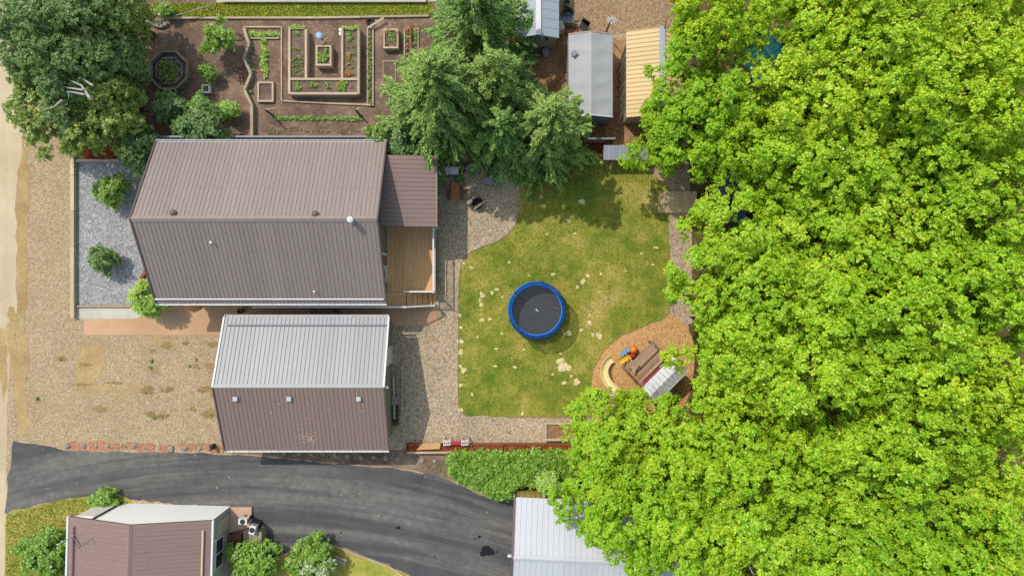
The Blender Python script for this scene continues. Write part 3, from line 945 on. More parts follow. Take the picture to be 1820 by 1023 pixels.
MB().add([(GX0 - .02, GYR - 0.05, GR + 0.02), (GX1 + .02, GYR - 0.05, GR + 0.02), (GX1 + .02, GYR, GR + 0.05), (GX0 - .02, GYR, GR + 0.05), (GX0 - .02, GYR + 0.17, GR - 0.03), (GX1 + .02, GYR + 0.17, GR - 0.03)], [(0, 1, 2, 3), (3, 2, 5, 4)]).build('ridge_cap', 'roof_silver', gar)
MB().bar((GX0, GY1, GE), (GX0, GYR, GR), 0.09, 0.13).build('rake_trim', 'white_paint', gar)
MB().bar((GX1, GY1, GE), (GX1, GYR, GR), 0.09, 0.13).build('rake_trim', 'white_paint', gar)
MB().bar((GX0, GY0, GE), (GX0, GYR, GR), 0.07, 0.13).build('rake_trim', 'brown_trim', gar)
MB().bar((GX1, GY0, GE), (GX1, GYR, GR), 0.07, 0.13).build('rake_trim', 'brown_trim', gar)
gutter(gar, GX0, GX1, GY0 - 0.005, GE - 0.01, 'white_paint', -1)
gutter(gar, GX0, GX1, GY1 + 0.005, GE - 0.01, 'white_paint', 1)
yg = -2.02
snow_rail(gar, GX0 + 0.25, GX1 - 0.08, yg, GE + (GR - GE) * (GY1 - yg) / (GY1 - GYR), 0.4, 'grey_metal', 0.1)
for px in (419, 514.5, 638):
    p = W(px, 708, 3.75)
    z = GE + (GR - GE) * (p.y - GY0) / (GYR - GY0)
    v = MB().box(p.x - 0.10, p.y - 0.10, z - 0.03, p.x + 0.10, p.y + 0.10, z + 0.10).build('roof_vent', 'grey_metal', gar)
    MB().box(p.x - 0.12, p.y - 0.12, z + 0.10, p.x + 0.12, p.y + 0.12, z + 0.15).build('cap', 'galvanised', v)
MB().box(-6.85, GYR - 0.09, GR - 0.32, -6.6, GYR + 0.03, GR - 0.2).build('wall_lamp', 'white_paint', gar)
d = MB().box(gx1, -4.35, 0.02, gx1 + 0.05, -3.35, 2.05).build('door', 'white_paint', gar)
MB().box(gx1 + 0.05, -3.5, 1.0, gx1 + 0.09, -3.45, 1.1).build('handle', 'grey_metal', d)
lit = MB()
rz_ = random.Random(31)
for i in range(90):
    px_, py_ = (rz_.gauss(546, 9), rz_.gauss(781, 5)) if i < 50 else (rz_.uniform(395, 680), rz_.uniform(690, 795))
    p = W(px_, py_, 3.0)
    z = GE + (GR - GE) * (p.y - GY0) / (GYR - GY0) + .045
    a_, r_ = rz_.uniform(0, 3), rz_.uniform(.012, .04)
    c_, s_ = math.cos(a_) * r_, math.sin(a_) * r_
    lit.add([(p.x - c_, p.y - s_, z), (p.x + s_ * .5, p.y - c_ * .5, z + .01), (p.x + c_, p.y + s_, z), (p.x - s_ * .5, p.y + c_ * .5, z + .01)], [(0, 1, 2, 3)])
tag(lit.build('roof_litter', 'dry_grass'), 'pale dry leaf litter scattered on the brown garage roof slope', 'leaf litter', kind='stuff')
# lumber leaning by the garage wall
for i, (x, z, y0, y1, nm, lb) in enumerate([(-6.82, 0.35, -7.6, -5.1, 'timber', 'weathered board leaning on the garage wall, nearest the wall'), (-6.66, 0.22, -6.6, -4.6, 'timber_grey', 'grey weathered board stacked between two others by the garage'), (-6.42, 0.10, -7.35, -4.3, 'timber', 'long board lying farthest out from the garage wall')]):
    o = MB().bar((x, y0, z), (x + 0.04 * (i - 1), y1, z + 0.05), 0.10, 0.05).build('board', nm, None, origin=(x, y0, 0))
    tag(o, lb, 'board', 'boards beside the garage')
o = MB()
for i in range(9):
    yy = -6.9 - i * 0.13
    o.tube([(-6.95, yy, 0.12 + 0.12 * (i % 2)), (-6.6, yy + 0.02, 0.12 + 0.12 * (i % 2))], 0.07, 8)
o = o.build('log_pile', 'bark', None, origin=(-6.8, -7.4, 0))
tag(o, 'small dark pile of split logs by the garage wall', 'log pile')
tag(MB().box(-6.95, -6.75, 0.0, -6.65, -6.35, 0.35).box(-6.98, -6.78, 0.35, -6.62, -6.32, 0.40).build('storage_bin', 'timber_grey', None, origin=(-6.8, -6.5, 0)), 'grey lidded wooden bin beside the garage wall', 'bin')

# ---- neighbouring house, lower left
NE, NR = 2.8, 3.9
nh = thing('house', 'neighbouring house with brown gable roof and pale end wall', 'house', (-20.4, -16.8, 0), math.radians(-1.6))
NW_, NL = 3.93, 8.6      # half width, length
# built in local coordinates: x across, y north end at +4.25
def lbuild(mb, name, mat, root, par=None):
    return mb.build(name, mat, par or root, local=True)
yN, yS = 4.25, -5.5
mb = MB().add([(-NW_ + .3, yN - .1, 0), (NW_ - .12, yN - .1, 0), (NW_ - .12, yS + .3, 0), (-NW_ + .3, yS + .3, 0), (-NW_ + .3, yN - .1, NE), (NW_ - .12, yN - .1, NE), (NW_ - .12, yS + .3, NE), (-NW_ + .3, yS + .3, NE), (0, yN - .1, NR - .12), (0, yS + .3, NR - .12)],
              [(1, 2, 6, 5), (3, 0, 4, 7), (2, 3, 7, 9, 6)])
lbuild(mb, 'wall', 'siding_grey', nh)
mb = MB().add([(-NW_ + .3, yN - .1, 0), (NW_ - .12, yN - .1, 0), (-NW_ + .3, yN - .1, NE), (NW_ - .12, yN - .1, NE), (0, yN - .1, NR - .12)], [(1, 0, 2, 4, 3)])
gw = lbuild(mb, 'gable_wall', 'white_wall', nh)
gw['label'] = 'white gable end wall'
lbuild(MB().box(-2.55, yN - .1, 0, -2.47, yN - .02, 3.0), 'downspout', 'dark_metal', nh, gw)
lbuild(MB().box(-NW_ + .28, yN - .1, 0, -2.56, yN - 0.04, 2.6), 'entry_bay', 'white_paint', nh, gw)
def roof_local(root, A, B, C, mat, **kw):
    # roof_slope works with translated parents; give it local coordinates by zeroing the offset
    class R: pass
    loc = root.location.copy()
    root.location = (0, 0, 0)
    s = roof_slope(root, A, B, C, mat, **kw)
    root.location = loc
    return s
roof_local(nh, (-NW_, yN, NE), (-NW_, yS, NE), (0, yN, NR), 'roof_mauve', rib=0.2286)
roof_local(nh, (NW_, yN, NE), (NW_, yS, NE), (0, yN, NR), 'roof_mauve', rib=0.2286)
lbuild(MB().add([(-0.16, yN + .02, NR - .03), (-0.16, yS, NR - .03), (0, yS, NR + .05), (0, yN + .02, NR + .05), (0.16, yS, NR - .03), (0.16, yN + .02, NR - .03)], [(0, 1, 2, 3), (3, 2, 4, 5)]), 'ridge_cap', 'roof_mauve', nh)
lbuild(MB().bar((-NW_ - .03, yN, NE - .02), (-NW_ - .03, yS, NE - .02), 0.1, 0.12), 'gutter', 'white_paint', nh)
lbuild(MB().bar((NW_ + .03, yN, NE - .02), (NW_ + .03, yS, NE - .02), 0.1, 0.12), 'gutter', 'white_paint', nh)
for xs, mt in ((-NW_ + 0.42, 'brown_trim'), (NW_ - 0.42, 'timber_beige')):
    z = NE + (NR - NE) * (NW_ - abs(xs)) / NW_ + 0.09
    lbuild(MB().bar((xs, yN - 0.5, z), (xs, yS, z), 0.1 if xs > 0 else .06, 0.05), 'snow_guard', mt, nh)
wn_ = lbuild(MB().box(NW_ - .12, 1.2, 1.1, NW_ - .06, 2.9, 2.1), 'window', 'white_paint', nh)
for a, b in ((1.28, 2.0), (2.08, 2.82)):
    lbuild(MB().box(NW_ - .06, a, 1.18, NW_ - .045, b, 2.02), 'pane', 'glass_dark', nh, wn_)
lbuild(MB().box(NW_ - .12, 3.0, 0.1, NW_ - .06, 3.8, 2.0), 'door', 'siding_cream', nh)
for y in (2.95, 0.2):
    lbuild(MB().lathe([(0.001, 0), (0.07, 0.02), (0.09, 0.08), (0.001, 0.16)], (NW_ - .04, y, 2.25), 12), 'wall_lamp', 'white_paint', nh)
# aerial on its roof
an = thing('roof_aerial', 'thin metal aerial mast with crossbar on neighbouring roof', 'aerial', (-24.0, -13.55, 2.9))
MB().tube([(-24.0, -13.55, 2.85), (-24.0, -13.55, 4.1)], 0.025, 8).build('mast', 'grey_metal', an)
MB().tube([(-24.0, -13.55, 4.05), (-23.05, -13.0, 4.15)], 0.02, 8).build('arm', 'grey_metal', an)
MB().tube([(-23.05, -13.0, 4.15), (-22.75, -13.6, 4.1)], 0.02, 8).build('crossbar', 'dark_metal', an)
MB().lathe([(0.001, 0.0), (0.05, 0.02), (0.05, 0.12), (0.001, 0.14)], (-24.0, -13.55, 3.95), 10).build('bracket', 'white_paint', an)

# landing, boxes and heat-pump units east of that house
ld = MB().prism(poly([(405, 901), (447, 901), (447, 936), (405, 946)], 0.15), 0.0, 0.16).build('landing_slab', 'concrete_pink', None, origin=W(425, 920))
tag(ld, 'pale pink concrete landing beside the neighbouring house', 'landing')
st = thing('entry_steps', 'low reddish brown paved steps beside the neighbouring house', 'steps', W(420, 960))
for i in range(3):
    MB().prism(poly([(402, 946 + i * 12), (433, 946 + i * 12), (433, 957 + i * 12), (402, 957 + i * 12)]), 0.0, 0.36 - 0.1 * i).build('step', 'paver_red', st)
for (a, b, c, d2, h, mt, lb) in [(433, 943, 446, 972, 0.55, 'block_beige', 'beige block bin below the left heat pump unit'), (448, 945, 464, 973, 0.9, 'block_beige', 'taller beige block bin below the right heat pump unit')]:
    r = thing('block_bin', lb, 'bin', W((a + c) / 2, (b + d2) / 2))
    q = [W(a, d2, h), W(c, b, h)]
    MB().box(q[0].x, q[0].y, 0, q[1].x, q[1].y, h - 0.05).build('body', mt, r)
    ym = (q[0].y + q[1].y) / 2
    MB().box(q[0].x - .02, q[0].y - .02, h - 0.05, q[1].x + .02, ym - .01, h).build('lid', mt, r)
    MB().box(q[0].x - .02, ym + .01, h - 0.05, q[1].x + .02, q[1].y + .02, h).build('lid', mt, r)
def heat_pump(px, py, h, rz, label):
    c = W(px, py, h)
    r = thing('heat_pump', label, 'heat pump', (c.x, c.y, 0), rz, 'heat pump units by the neighbouring house')
    for x in (-0.16, 0.16):
        lbuild(MB().box(x - .025, -.1, 0, x + .025, .1, h - .45), 'stand_leg', 'dark_metal', r)
    b = lbuild(MB().box(-.24, -.16, h - .45, .24, .16, h), 'case', 'white_paint', r)
    lbuild(MB().lathe([(0.15, 0), (0.15, 0.012), (0.12, 0.02), (0.001, 0.02)], (0, 0, h), 16), 'fan_grille', 'dark_metal', r, b)
    lbuild(MB().box(.24, -.1, h - .4, .26, .1, h - .1), 'side_cover', 'grey_metal', r, b)
heat_pump(431, 926.5, 1.1, -0.05, 'white boxed heat pump unit over the pink landing')
heat_pump(448, 941.5, 1.25, 1.35, 'white boxed heat pump unit turned sideways over the block bins')

# ---- white garage, lower right
wg = thing('garage', 'garage with white ribbed metal roof and ochre end wall', 'garage', (3.0, -13.0, 0), math.radians(-2.6))
c0 = W(908, 887, 2.4) - Vector((3.0, -13.0, 0))
# local frame: x along the ridge, y down-slope to the north (+)
gl_x0 = -2.85; gl_x1 = 8.0; gl_yN = 1.35; gl_yR = -1.62; gl_yS = -4.9
lbuild(MB().add([(gl_x0 + .1, gl_yN - .08, 0), (gl_x1, gl_yN - .08, 0), (gl_x1, gl_yS, 0), (gl_x0 + .1, gl_yS, 0), (gl_x0 + .1, gl_yN - .08, 2.36), (gl_x1, gl_yN - .08, 2.36), (gl_x1, gl_yS, 2.36), (gl_x0 + .1, gl_yS, 2.36), (gl_x0 + .1, gl_yR, 3.3), (gl_x1, gl_yR, 3.3)],
                 [(1, 2, 6, 9, 5), (3, 0, 4, 8, 7), (2, 3, 7, 6)]), 'wall', 'brown_trim', wg)
nwall = lbuild(MB().box(gl_x0 + .1, gl_yN - .14, 0, gl_x1, gl_yN - .08, 2.33), 'front_wall', 'siding_olive', wg)
for i in range(34):
    x = gl_x0 + 0.15 + i * 0.3
    lbuild(MB().box(x, gl_yN - .08, 0.02, x + 0.03, gl_yN - .05, 2.32), 'wall_rib', 'siding_olive', wg, nwall)
roof_local(wg, (gl_x0, gl_yN, 2.4), (gl_x1, gl_yN, 2.4), (gl_x0, gl_yR, 3.4), 'roof_white', rib=0.3048, under='brown_trim', hgt=0.022)
roof_local(wg, (gl_x0, gl_yS, 2.4), (gl_x1, gl_yS, 2.4), (gl_x0, gl_yR, 3.4), 'roof_white', rib=0.3048, under='brown_trim', hgt=0.022)
lbuild(MB().add([(gl_x0 - .05, gl_yR - .14, 3.4), (gl_x1, gl_yR - .14, 3.4), (gl_x1, gl_yR, 3.46), (gl_x0 - .05, gl_yR, 3.46), (gl_x1, gl_yR + .14, 3.4), (gl_x0 - .05, gl_yR + .14, 3.4)], [(0, 1, 2, 3), (3, 2, 4, 5)]), 'ridge_cap', 'roof_white', wg)
for ye in (gl_yN, gl_yS):
    lbuild(MB().bar((gl_x0 - .06, ye, 2.38), (gl_x0 - .06, gl_yR, 3.4), 0.12, 0.13), 'rake_trim', 'brown_trim', wg)
lbuild(MB().box(gl_x0 - .32, gl_yR - .05, 3.05, gl_x0 - .1, gl_yR + .07, 3.2), 'wall_lamp', 'white_paint', wg)

# ---- sheds at the top right
sh = thing('shed', 'pale blue grey gabled shed partly under the spruce', 'shed', W(957, 30))
a0, a1, ar = W(917, 0, 2.2).x, W(993.5, 0, 2.2).x, W(957, 0, 2.75).x
ys, yn = W(0, 68, 2.2).y, W(0, -90, 2.2).y
MB().add([(a0 + .15, ys + .1, 0), (a1 - .1, ys + .1, 0), (a0 + .15, ys + .1, 2.15), (a1 - .1, ys + .1, 2.15), (ar, ys + .1, 2.66)], [(0, 1, 3, 4, 2)]).add([(a0 + .15, ys + .1, 0), (a0 + .15, yn, 0), (a0 + .15, yn, 2.15), (a0 + .15, ys + .1, 2.15), (a1 - .1, ys + .1, 0), (a1 - .1, yn, 0), (a1 - .1, yn, 2.15), (a1 - .1, ys + .1, 2.15)], [(3, 2, 1, 0), (4, 5, 6, 7)]).build('wall', 'siding_cream', sh)
roof_slope(sh, (a0, yn, 2.2), (a0, ys, 2.2), (ar, yn, 2.75), 'roof_bluegrey', pw=1.0, rib=0.5, under='white_paint', hgt=0.015)
roof_slope(sh, (a1, yn, 2.2), (a1, ys, 2.2), (ar, yn, 2.75), 'roof_bluegrey', pw=1.0, rib=0.5, under='white_paint', hgt=0.015)
MB().box(ar - .14, ys - .01, 2.74, ar + .14, yn, 2.79).build('ridge_cap', 'white_paint', sh)
MB().lathe([(0.001, 0), (0.08, 0), (0.08, .05), (0.001, .06)], (ar + .5, ys + .05, 1.9), 10).build('wall_lamp', 'dark_metal', sh)
MB().box(ar - .04, ys - .03, 2.1, ar + .06, ys + .12, 2.7).build('blue_strap', 'blue_vinyl', sh)

tc_ = thing('canopy_shelter', 'long grey tarpaulin covered shelter with peaked roof', 'shelter', W(1050, 140))
b0, b1, br = W(1010.5, 0, 2.0).x, W(1089, 0, 2.0).x, W(1051, 0, 2.45).x
y0, y1 = W(0, 207, 2.0).y, W(0, 61.5, 2.0).y
def sag(m, xa, za, xb, zb, ya, yb, nx=8, ny=26, amp=0.025, seed=1):
    r = random.Random(seed)
    vs, fs = [], []
    for j in range(ny + 1):
        for i in range(nx + 1):
            t, s = i / nx, j / ny
            z = za + (zb - za) * t - 0.05 * math.sin(math.pi * t) * abs(math.sin(math.pi * s * 5)) + r.uniform(-amp, amp) * 0.5
            vs.append((xa + (xb - xa) * t, ya + (yb - ya) * s, z))
    for j in range(ny):
        for i in range(nx):
            a = j * (nx + 1) + i
            f = (a, a + 1, a + nx + 2, a + nx + 1)
            fs.append(f if xb > xa else f[::-1])
    return m.add(vs, fs)
sag(MB(), b0, 2.0, br, 2.45, y0, y1, seed=2).build('cover', 'tarp_grey', tc_, smooth=True)
sag(MB(), b1, 2.0, br, 2.45, y0, y1, seed=3).build('cover', 'tarp_grey', tc_, smooth=True)
MB().add([(b0, y0, 0.0), (b1, y0, 0.0), (b1, y0, 1.97), (br, y0, 2.42), (b0, y0, 1.97)], [(0, 1, 2, 3, 4)]).build('end_flap', 'fence_grey', tc_)
for xx in (b0, b1):
    MB().add([(xx, y0, 0.5), (xx, y1, 0.5), (xx, y1, 1.97), (xx, y0, 1.97)], [(0, 1, 2, 3)]).build('side_flap', 'tarp_grey', tc_)
for yy in np.linspace(y0 + .05, y1 - .05, 5):
    for xx in (b0 + .03, b1 - .03):
        MB().tube([(xx, yy, 0), (xx, yy, 1.95)], 0.025, 8).build('pole', 'grey_metal', tc_)
MB().bar((b0, y0 - .02, 2.0), (br, y0 - .02, 2.45), .06, .05).bar((br, y0 - .02, 2.45), (b1, y0 - .02, 2.0), .06, .05).build('end_hoop', 'white_paint', tc_)
MB().bar((b0, y1 + .02, 2.0), (br, y1 + .02, 2.45), .06, .05).bar((br, y1 + .02, 2.45), (b1, y1 + .02, 2.0), .06, .05).build('end_hoop', 'timber', tc_)
pt = W(1020, 96, 2.15)
MB().add([(pt.x - .2, pt.y, 2.18), (pt.x, pt.y - .2, 2.27), (pt.x + .22, pt.y + .02, 2.35), (pt.x + .02, pt.y + .2, 2.26)], [(0, 1, 2, 3)]).build('patch', 'fence_grey', tc_)

ts = thing('shed', 'tan ribbed metal roofed shed with pale ridge cap', 'shed', W(1170, 140))
t0, t1, tr_ = W(1113, 0, 2.3).x, W(1245, 0, 2.3).x, W(1177, 0, 3.0).x
y0, y1 = W(0, 209, 2.3).y, W(0, 56, 2.3).y
MB().box(t0 + .2, y0 + .2, 0, t1 - .2, y1 - .15, 2.2).build('wall', 'siding_cream', ts)
roof_slope(ts, (t0, y0, 2.3), (t0, y1, 2.3), (tr_, y0, 3.0), 'roof_tan', rib=0.2286, pw=0.914, hgt=0.035, under='plank_brown')
roof_slope(ts, (t1, y0, 2.3), (t1, y1, 2.3), (tr_, y0, 3.0), 'roof_tan', rib=0.2286, pw=0.914, hgt=0.035, under='plank_brown')
MB().box(tr_ - .15, y0 - .02, 3.01, tr_ + .15, y1 + .02, 3.06).build('ridge_cap', 'roof_bluegrey', ts)
# boards stood along the shed wall
for i in range(7):
    yb = y0 + .1 + i * .52
    o = MB().bar((t0 - .16 + .02 * (i % 3), yb, .05), (t0 + .1, yb + .9, 1.9 - .1 * (i % 3)), .14, .03).build('plank', 'timber_grey', None, origin=(t0, yb, 0))
    tag(o, 'weathered grey plank leaning along the side of the tan roofed shed', 'plank', 'planks leaning on the tan shed')

lt = thing('lean_to', 'low corrugated galvanised lean-to roof at the lawn edge', 'lean-to', W(1106, 272))
q0, q1 = W(1072, 284, 1.2), W(1152, 258, 1.45)
roof_slope(lt, (q0.x, q0.y, 1.2), (q1.x, q0.y, 1.2), (q0.x, q1.y, 1.45), 'galvanised', pw=0.66, rib=0.11, thick=.04, hgt=0.03)
for x in (q0.x + .1, q1.x - .1):
    for y in (q0.y + .08, q1.y - .08):
        MB().box(x - .04, y - .04, 0, x + .04, y + .04, 1.17).build('post', 'timber', lt)
MB().box(q0.x + .05, q1.y - .1, 0, q1.x - .05, q1.y - .05, 1.25).build('back_board', 'plank_brown', lt)
structure('lean_to_mulch', [(1030, 254), (1075, 254), (1075, 287), (1030, 287)], 0.014, 'mulch_red')

tl = thing('shed', 'small teal metal roofed shed glimpsed among the maples', 'shed', W(1352, 142), math.radians(-52))
for s in (-1, 1):
    roof_local(tl, (-1.9, s * 1.15, 2.1), (1.9, s * 1.15, 2.1), (-1.9, 0, 2.8), 'roof_teal', rib=0.2286, hgt=.03)
lbuild(MB().box(-1.75, -1.0, 0, 1.75, 1.0, 2.05), 'wall', 'siding_cream', tl)
lbuild(MB().box(-1.92, -.12, 2.79, 1.92, .12, 2.84), 'ridge_cap', 'roof_teal', tl)

# dark platform edge at the very top
nb_ = thing('long_platform', 'dark low platform with pale edge along the top of the photo', 'platform', W(600, -40))
q0, q1 = W(395, 0, .2), W(757, -60, .2)
for a, b in ((395, 606), (634, 757)):
    p0, p1 = W(a, 0, .2), W(b, -60, .2)
    MB().box(p0.x, p0.y, 0, p1.x, p1.y, .2).build('deck_panel', 'dark_metal', nb_)
MB().box(q0.x, q0.y - .12, 0, q1.x, q0.y - .004, .22).build('pale_edge', 'concrete', nb_)
#@@PART3

# ------------------------------------------------------------------ foliage builders
def unit(v):
    return v / (np.linalg.norm(v, axis=-1, keepdims=True) + 1e-9)

def rosettes(C, N, k, ln, g, droop=0.25, wid=0.72):
    """leaf quads: k leaves round each centre C with axis N"""
    n = len(C)
    ref = np.where(np.abs(N[:, 2:3]) > 0.9, np.array([[1.0, 0, 0]]), np.array([[0, 0, 1.0]]))
    t1 = unit(np.cross(N, ref))
    t2 = np.cross(N, t1)
    a = (np.arange(k)[None, :] * 2 * np.pi / k + g.random((n, 1)) * 6.283 + g.normal(0, 0.25, (n, k)))[..., None]
    dl = g.normal(droop, 0.28, (n, k, 1))
    D = (t1[:, None] * np.cos(a) + t2[:, None] * np.sin(a)) * np.cos(dl) - N[:, None] * np.sin(dl)
    side = -t1[:, None] * np.sin(a) + t2[:, None] * np.cos(a)
    roll = g.normal(0, 0.35, (n, k, 1))
    side = side * np.cos(roll) + N[:, None] * np.sin(roll)
    l = ln * g.uniform(0.7, 1.2, (n, k, 1))
    B = C[:, None] + D * l * 0.08
    q = np.stack([B, B + D * l * 0.5 + side * l * wid * 0.5, B + D * l, B + D * l * 0.5 - side * l * wid * 0.5], 2)
    return q.reshape(-1, 4, 3)

def crown_quads(seed, R, Hc, n_clump=130, per=34, k=6, leaf=0.2, rc=(0.55, 0.95), lobes=0.2, low=-0.25, flat=0.7, inner=0.25, droop=0.25, sprays=0):
    g = np.random.default_rng(seed)
    i = np.arange(n_clump)
    z = 1 - (1 - low) * (i + 0.5) / n_clump
    ph = i * 2.39996 + g.normal(0, 0.35, n_clump)
    r = np.sqrt(np.clip(1 - z * z, 0, 1))
    d = np.stack([r * np.cos(ph), r * np.sin(ph), z], 1)
    o = g.random(6) * 6.28
    lob = 1 + lobes * (np.sin(3 * ph + o[0]) * r + 0.7 * np.sin(5 * ph + o[1] + 3 * z) + 0.6 * np.sin(7 * z + o[2] + 2 * ph))
    rad = lob * g.uniform(0.78, 1.05, n_clump)
    nin = int(n_clump * inner)
    C = d * rad[:, None]
    if nin:
        dd = unit(g.normal(size=(nin, 3)))
        dd[:, 2] = np.abs(dd[:, 2]) * 0.8
        C = np.concatenate([C, dd * g.uniform(0.3, 0.65, (nin, 1))])
        d = np.concatenate([d, dd])
    C = C * np.array([R, R, Hc])
    rcs = g.uniform(rc[0], rc[1], len(C))
    n = len(C)
    if sprays:
        ns = max(2, per // sprays)
        e = unit(g.normal(size=(n, ns, 3)) + np.array([0, 0, 0.5]) + 0.45 * d[:, None])
        SP = C[:, None] + e * rcs[:, None, None] * g.uniform(0.6, 1.12, (n, ns, 1)) * np.array([1, 1, flat])
        per = ns * sprays
        P = np.repeat(SP, sprays, axis=1) + g.normal(0, 1, (n, per, 3)) * np.array([0.135, 0.135, 0.07]) * (leaf / 0.185)
        e = np.repeat(e, sprays, axis=1)
    else:
        e = unit(g.normal(size=(n, per, 3)) + np.array([0, 0, 0.55]) + 0.45 * d[:, None])
        P = C[:, None] + e * rcs[:, None, None] * g.uniform(0.55, 1.08, (n, per, 1)) * np.array([1, 1, flat])
    N = unit(e * 0.8 + np.array([0, 0, 0.9]) + g.normal(0, 0.35, (n, per, 3)))
    q = rosettes(P.reshape(-1, 3), N.reshape(-1, 3), k, leaf, g, droop)
    return q, C

def trunk_mb(seed, hgt, r0, targets, base=(0, 0, 0)):
    r = random.Random(seed)
    m = MB()
    top = Vector((base[0] + r.uniform(-.3, .3), base[1] + r.uniform(-.3, .3), hgt))
    b = Vector(base)
    spine = [b.lerp(top, t) + Vector((r.uniform(-.06, .06), r.uniform(-.06, .06), 0)) * (hgt / 5) for t in (0, .25, .5, .75, 1)]
    m.tube(spine, [r0 * 1.25, r0, r0 * .8, r0 * .6, r0 * .35], 9)
    for tg in targets:
        tg = Vector(tg)
        s = spine[r.choice((1, 2, 2, 3))]
        mid = s.lerp(tg, 0.5) + Vector((0, 0, 0.08 * (tg - s).length))
        m.tube([s, mid, tg], [r0 * .45, r0 * .28, r0 * .1], 6)
    return m

# ---- deciduous trees: five crown shapes, shared by copies
maple_protos = []
for i in range(6):
    R, Hc = 3.6, 2.9
    q, C = crown_quads(40 + i, R, Hc, n_clump=74, per=126, k=6, leaf=0.15, rc=(0.6, 1.25), lobes=0.34, low=-0.3, inner=0.12, flat=0.7, sprays=7)
    cz = 6.4
    q[:, :, 2] += cz
    me = mesh_np('crown', q, 'leaf_maple')
    rr = random.Random(i)
    tg = [(c[0] * .85, c[1] * .85, c[2] * .85 + cz) for c in C[rr.sample(range(len(C)), 16)]]
    tm = trunk_mb(i, cz + 1.5, 0.22, tg)
    tme = bpy.data.meshes.new('trunk')
    tme.from_pydata(tm.v, [], tm.f)
    tme.materials.append(M['bark'])
    tme.update()
    maple_protos.append((me, tme))

def maple(px, py, Rpx, hs, label, i, group='maples of the dense stand on the right', name='maple_tree'):
    zc = 7.2 * hs
    c = W(px, py, zc)
    r = thing(name, label, 'tree', (c.x, c.y, 0), random.uniform(0, 6.28), group)
    me, tme = maple_protos[i % len(maple_protos)]
    k = Rpx * S(zc) / 3.9
    r.scale = (k, k, hs)
    obj_from(tme, 'trunk', r)
    obj_from(me, 'crown', r)
    return r

edge_maples = [
    (1266, 42, 76, .95, 'lime green maple between the tan shed and the teal roof at the top'),
    (1250, 195, 86, .80, 'lime green maple overhanging the tan shed and the corrugated lean-to'),
    (1326, 246, 66, .84, 'lime green maple just below the teal shed roof'),
    (1182, 242, 58, .60, 'lime green maple between the corrugated lean-to and the wooden pad'),
    (1314, 456, 100, .95, 'lime green maple beside the wooden pad and gravel path'),
    (1338, 578, 102, 1.0, 'lime green maple right of the lower end of the gravel path'),
    (1328, 690, 100, .92, 'lime green maple overhanging the playhouse roof'),
    (1096, 790, 82, .62, 'lime green maple overhanging the wood chip play area, nearest the lawn'),
    (1240, 832, 100, .88, 'lime green maple just below the playhouse'),
    (1085, 866, 80, .66, 'lime green maple between the hedge and the white garage roof'),
    (1175, 945, 100, .95, 'lime green maple overhanging the white garage roof'),
    (1114, 716, 24, .42, 'small lime green maple sapling in front of the playhouse roof'),
]
for i, (x, y, R, hs, lb) in enumerate(edge_maples):
    maple(x, y, R, hs, lb, i)
ordn = ['topmost', 'second from the top', 'third from the top', 'fourth from the top', 'fifth from the top', 'sixth from the top', 'lowest']
rm = random.Random(21)
cols_ = [(1445, 'inner left canopy row'), (1585, 'inner middle canopy row'), (1728, 'row along the right edge')]
for ci, (cx_, phr) in enumerate(cols_):
    for ri in range(7):
        y = 25 + ri * 165 + (0, 70, 20)[ci] - 20
        maple(cx_ + rm.uniform(-22, 22) + (40 if ci == 0 and ri < 2 else 0), y + rm.uniform(-18, 18), rm.uniform(108, 132), rm.uniform(.85, 1.25), f'lime green maple, {ordn[ri]} of the {phr}', ci * 7 + ri + 3)
maple(1300, 960, 112, 1.0, 'lime green maple at the bottom edge, right of the white garage', 4)
maple(1340, 830, 100, 1.05, 'lime green maple low in the canopy, inward from the playhouse', 2)

# bare limbs showing through the canopy
o = MB()
s0 = W(1306, 950, 8.3)
for pts in ([(1306, 950), (1318, 968), (1334, 985), (1352, 1002), (1366, 1022)], [(1318, 968), (1312, 985), (1316, 1000)], [(1334, 985), (1350, 984), (1362, 990)], [(1334, 985), (1330, 1002), (1338, 1018)]):
    o.tube([W(x, y, 8.6 - .2 * i) for i, (x, y) in enumerate(pts)][::-1], [.05 * (.35 + .65 * (1 - i / len(pts))) for i in range(len(pts))][::-1], 6)
o.tube([s0, (s0.x + .3, s0.y - .2, 4.0), (s0.x + .4, s0.y - .3, 0.0)], [0.05, 0.12, 0.16], 6)
tag(o.build('bare_tree', 'dead_wood', None, origin=(s0.x + .4, s0.y - .3, 0)), 'bare grey forked limb showing through the canopy at the bottom', 'branch')

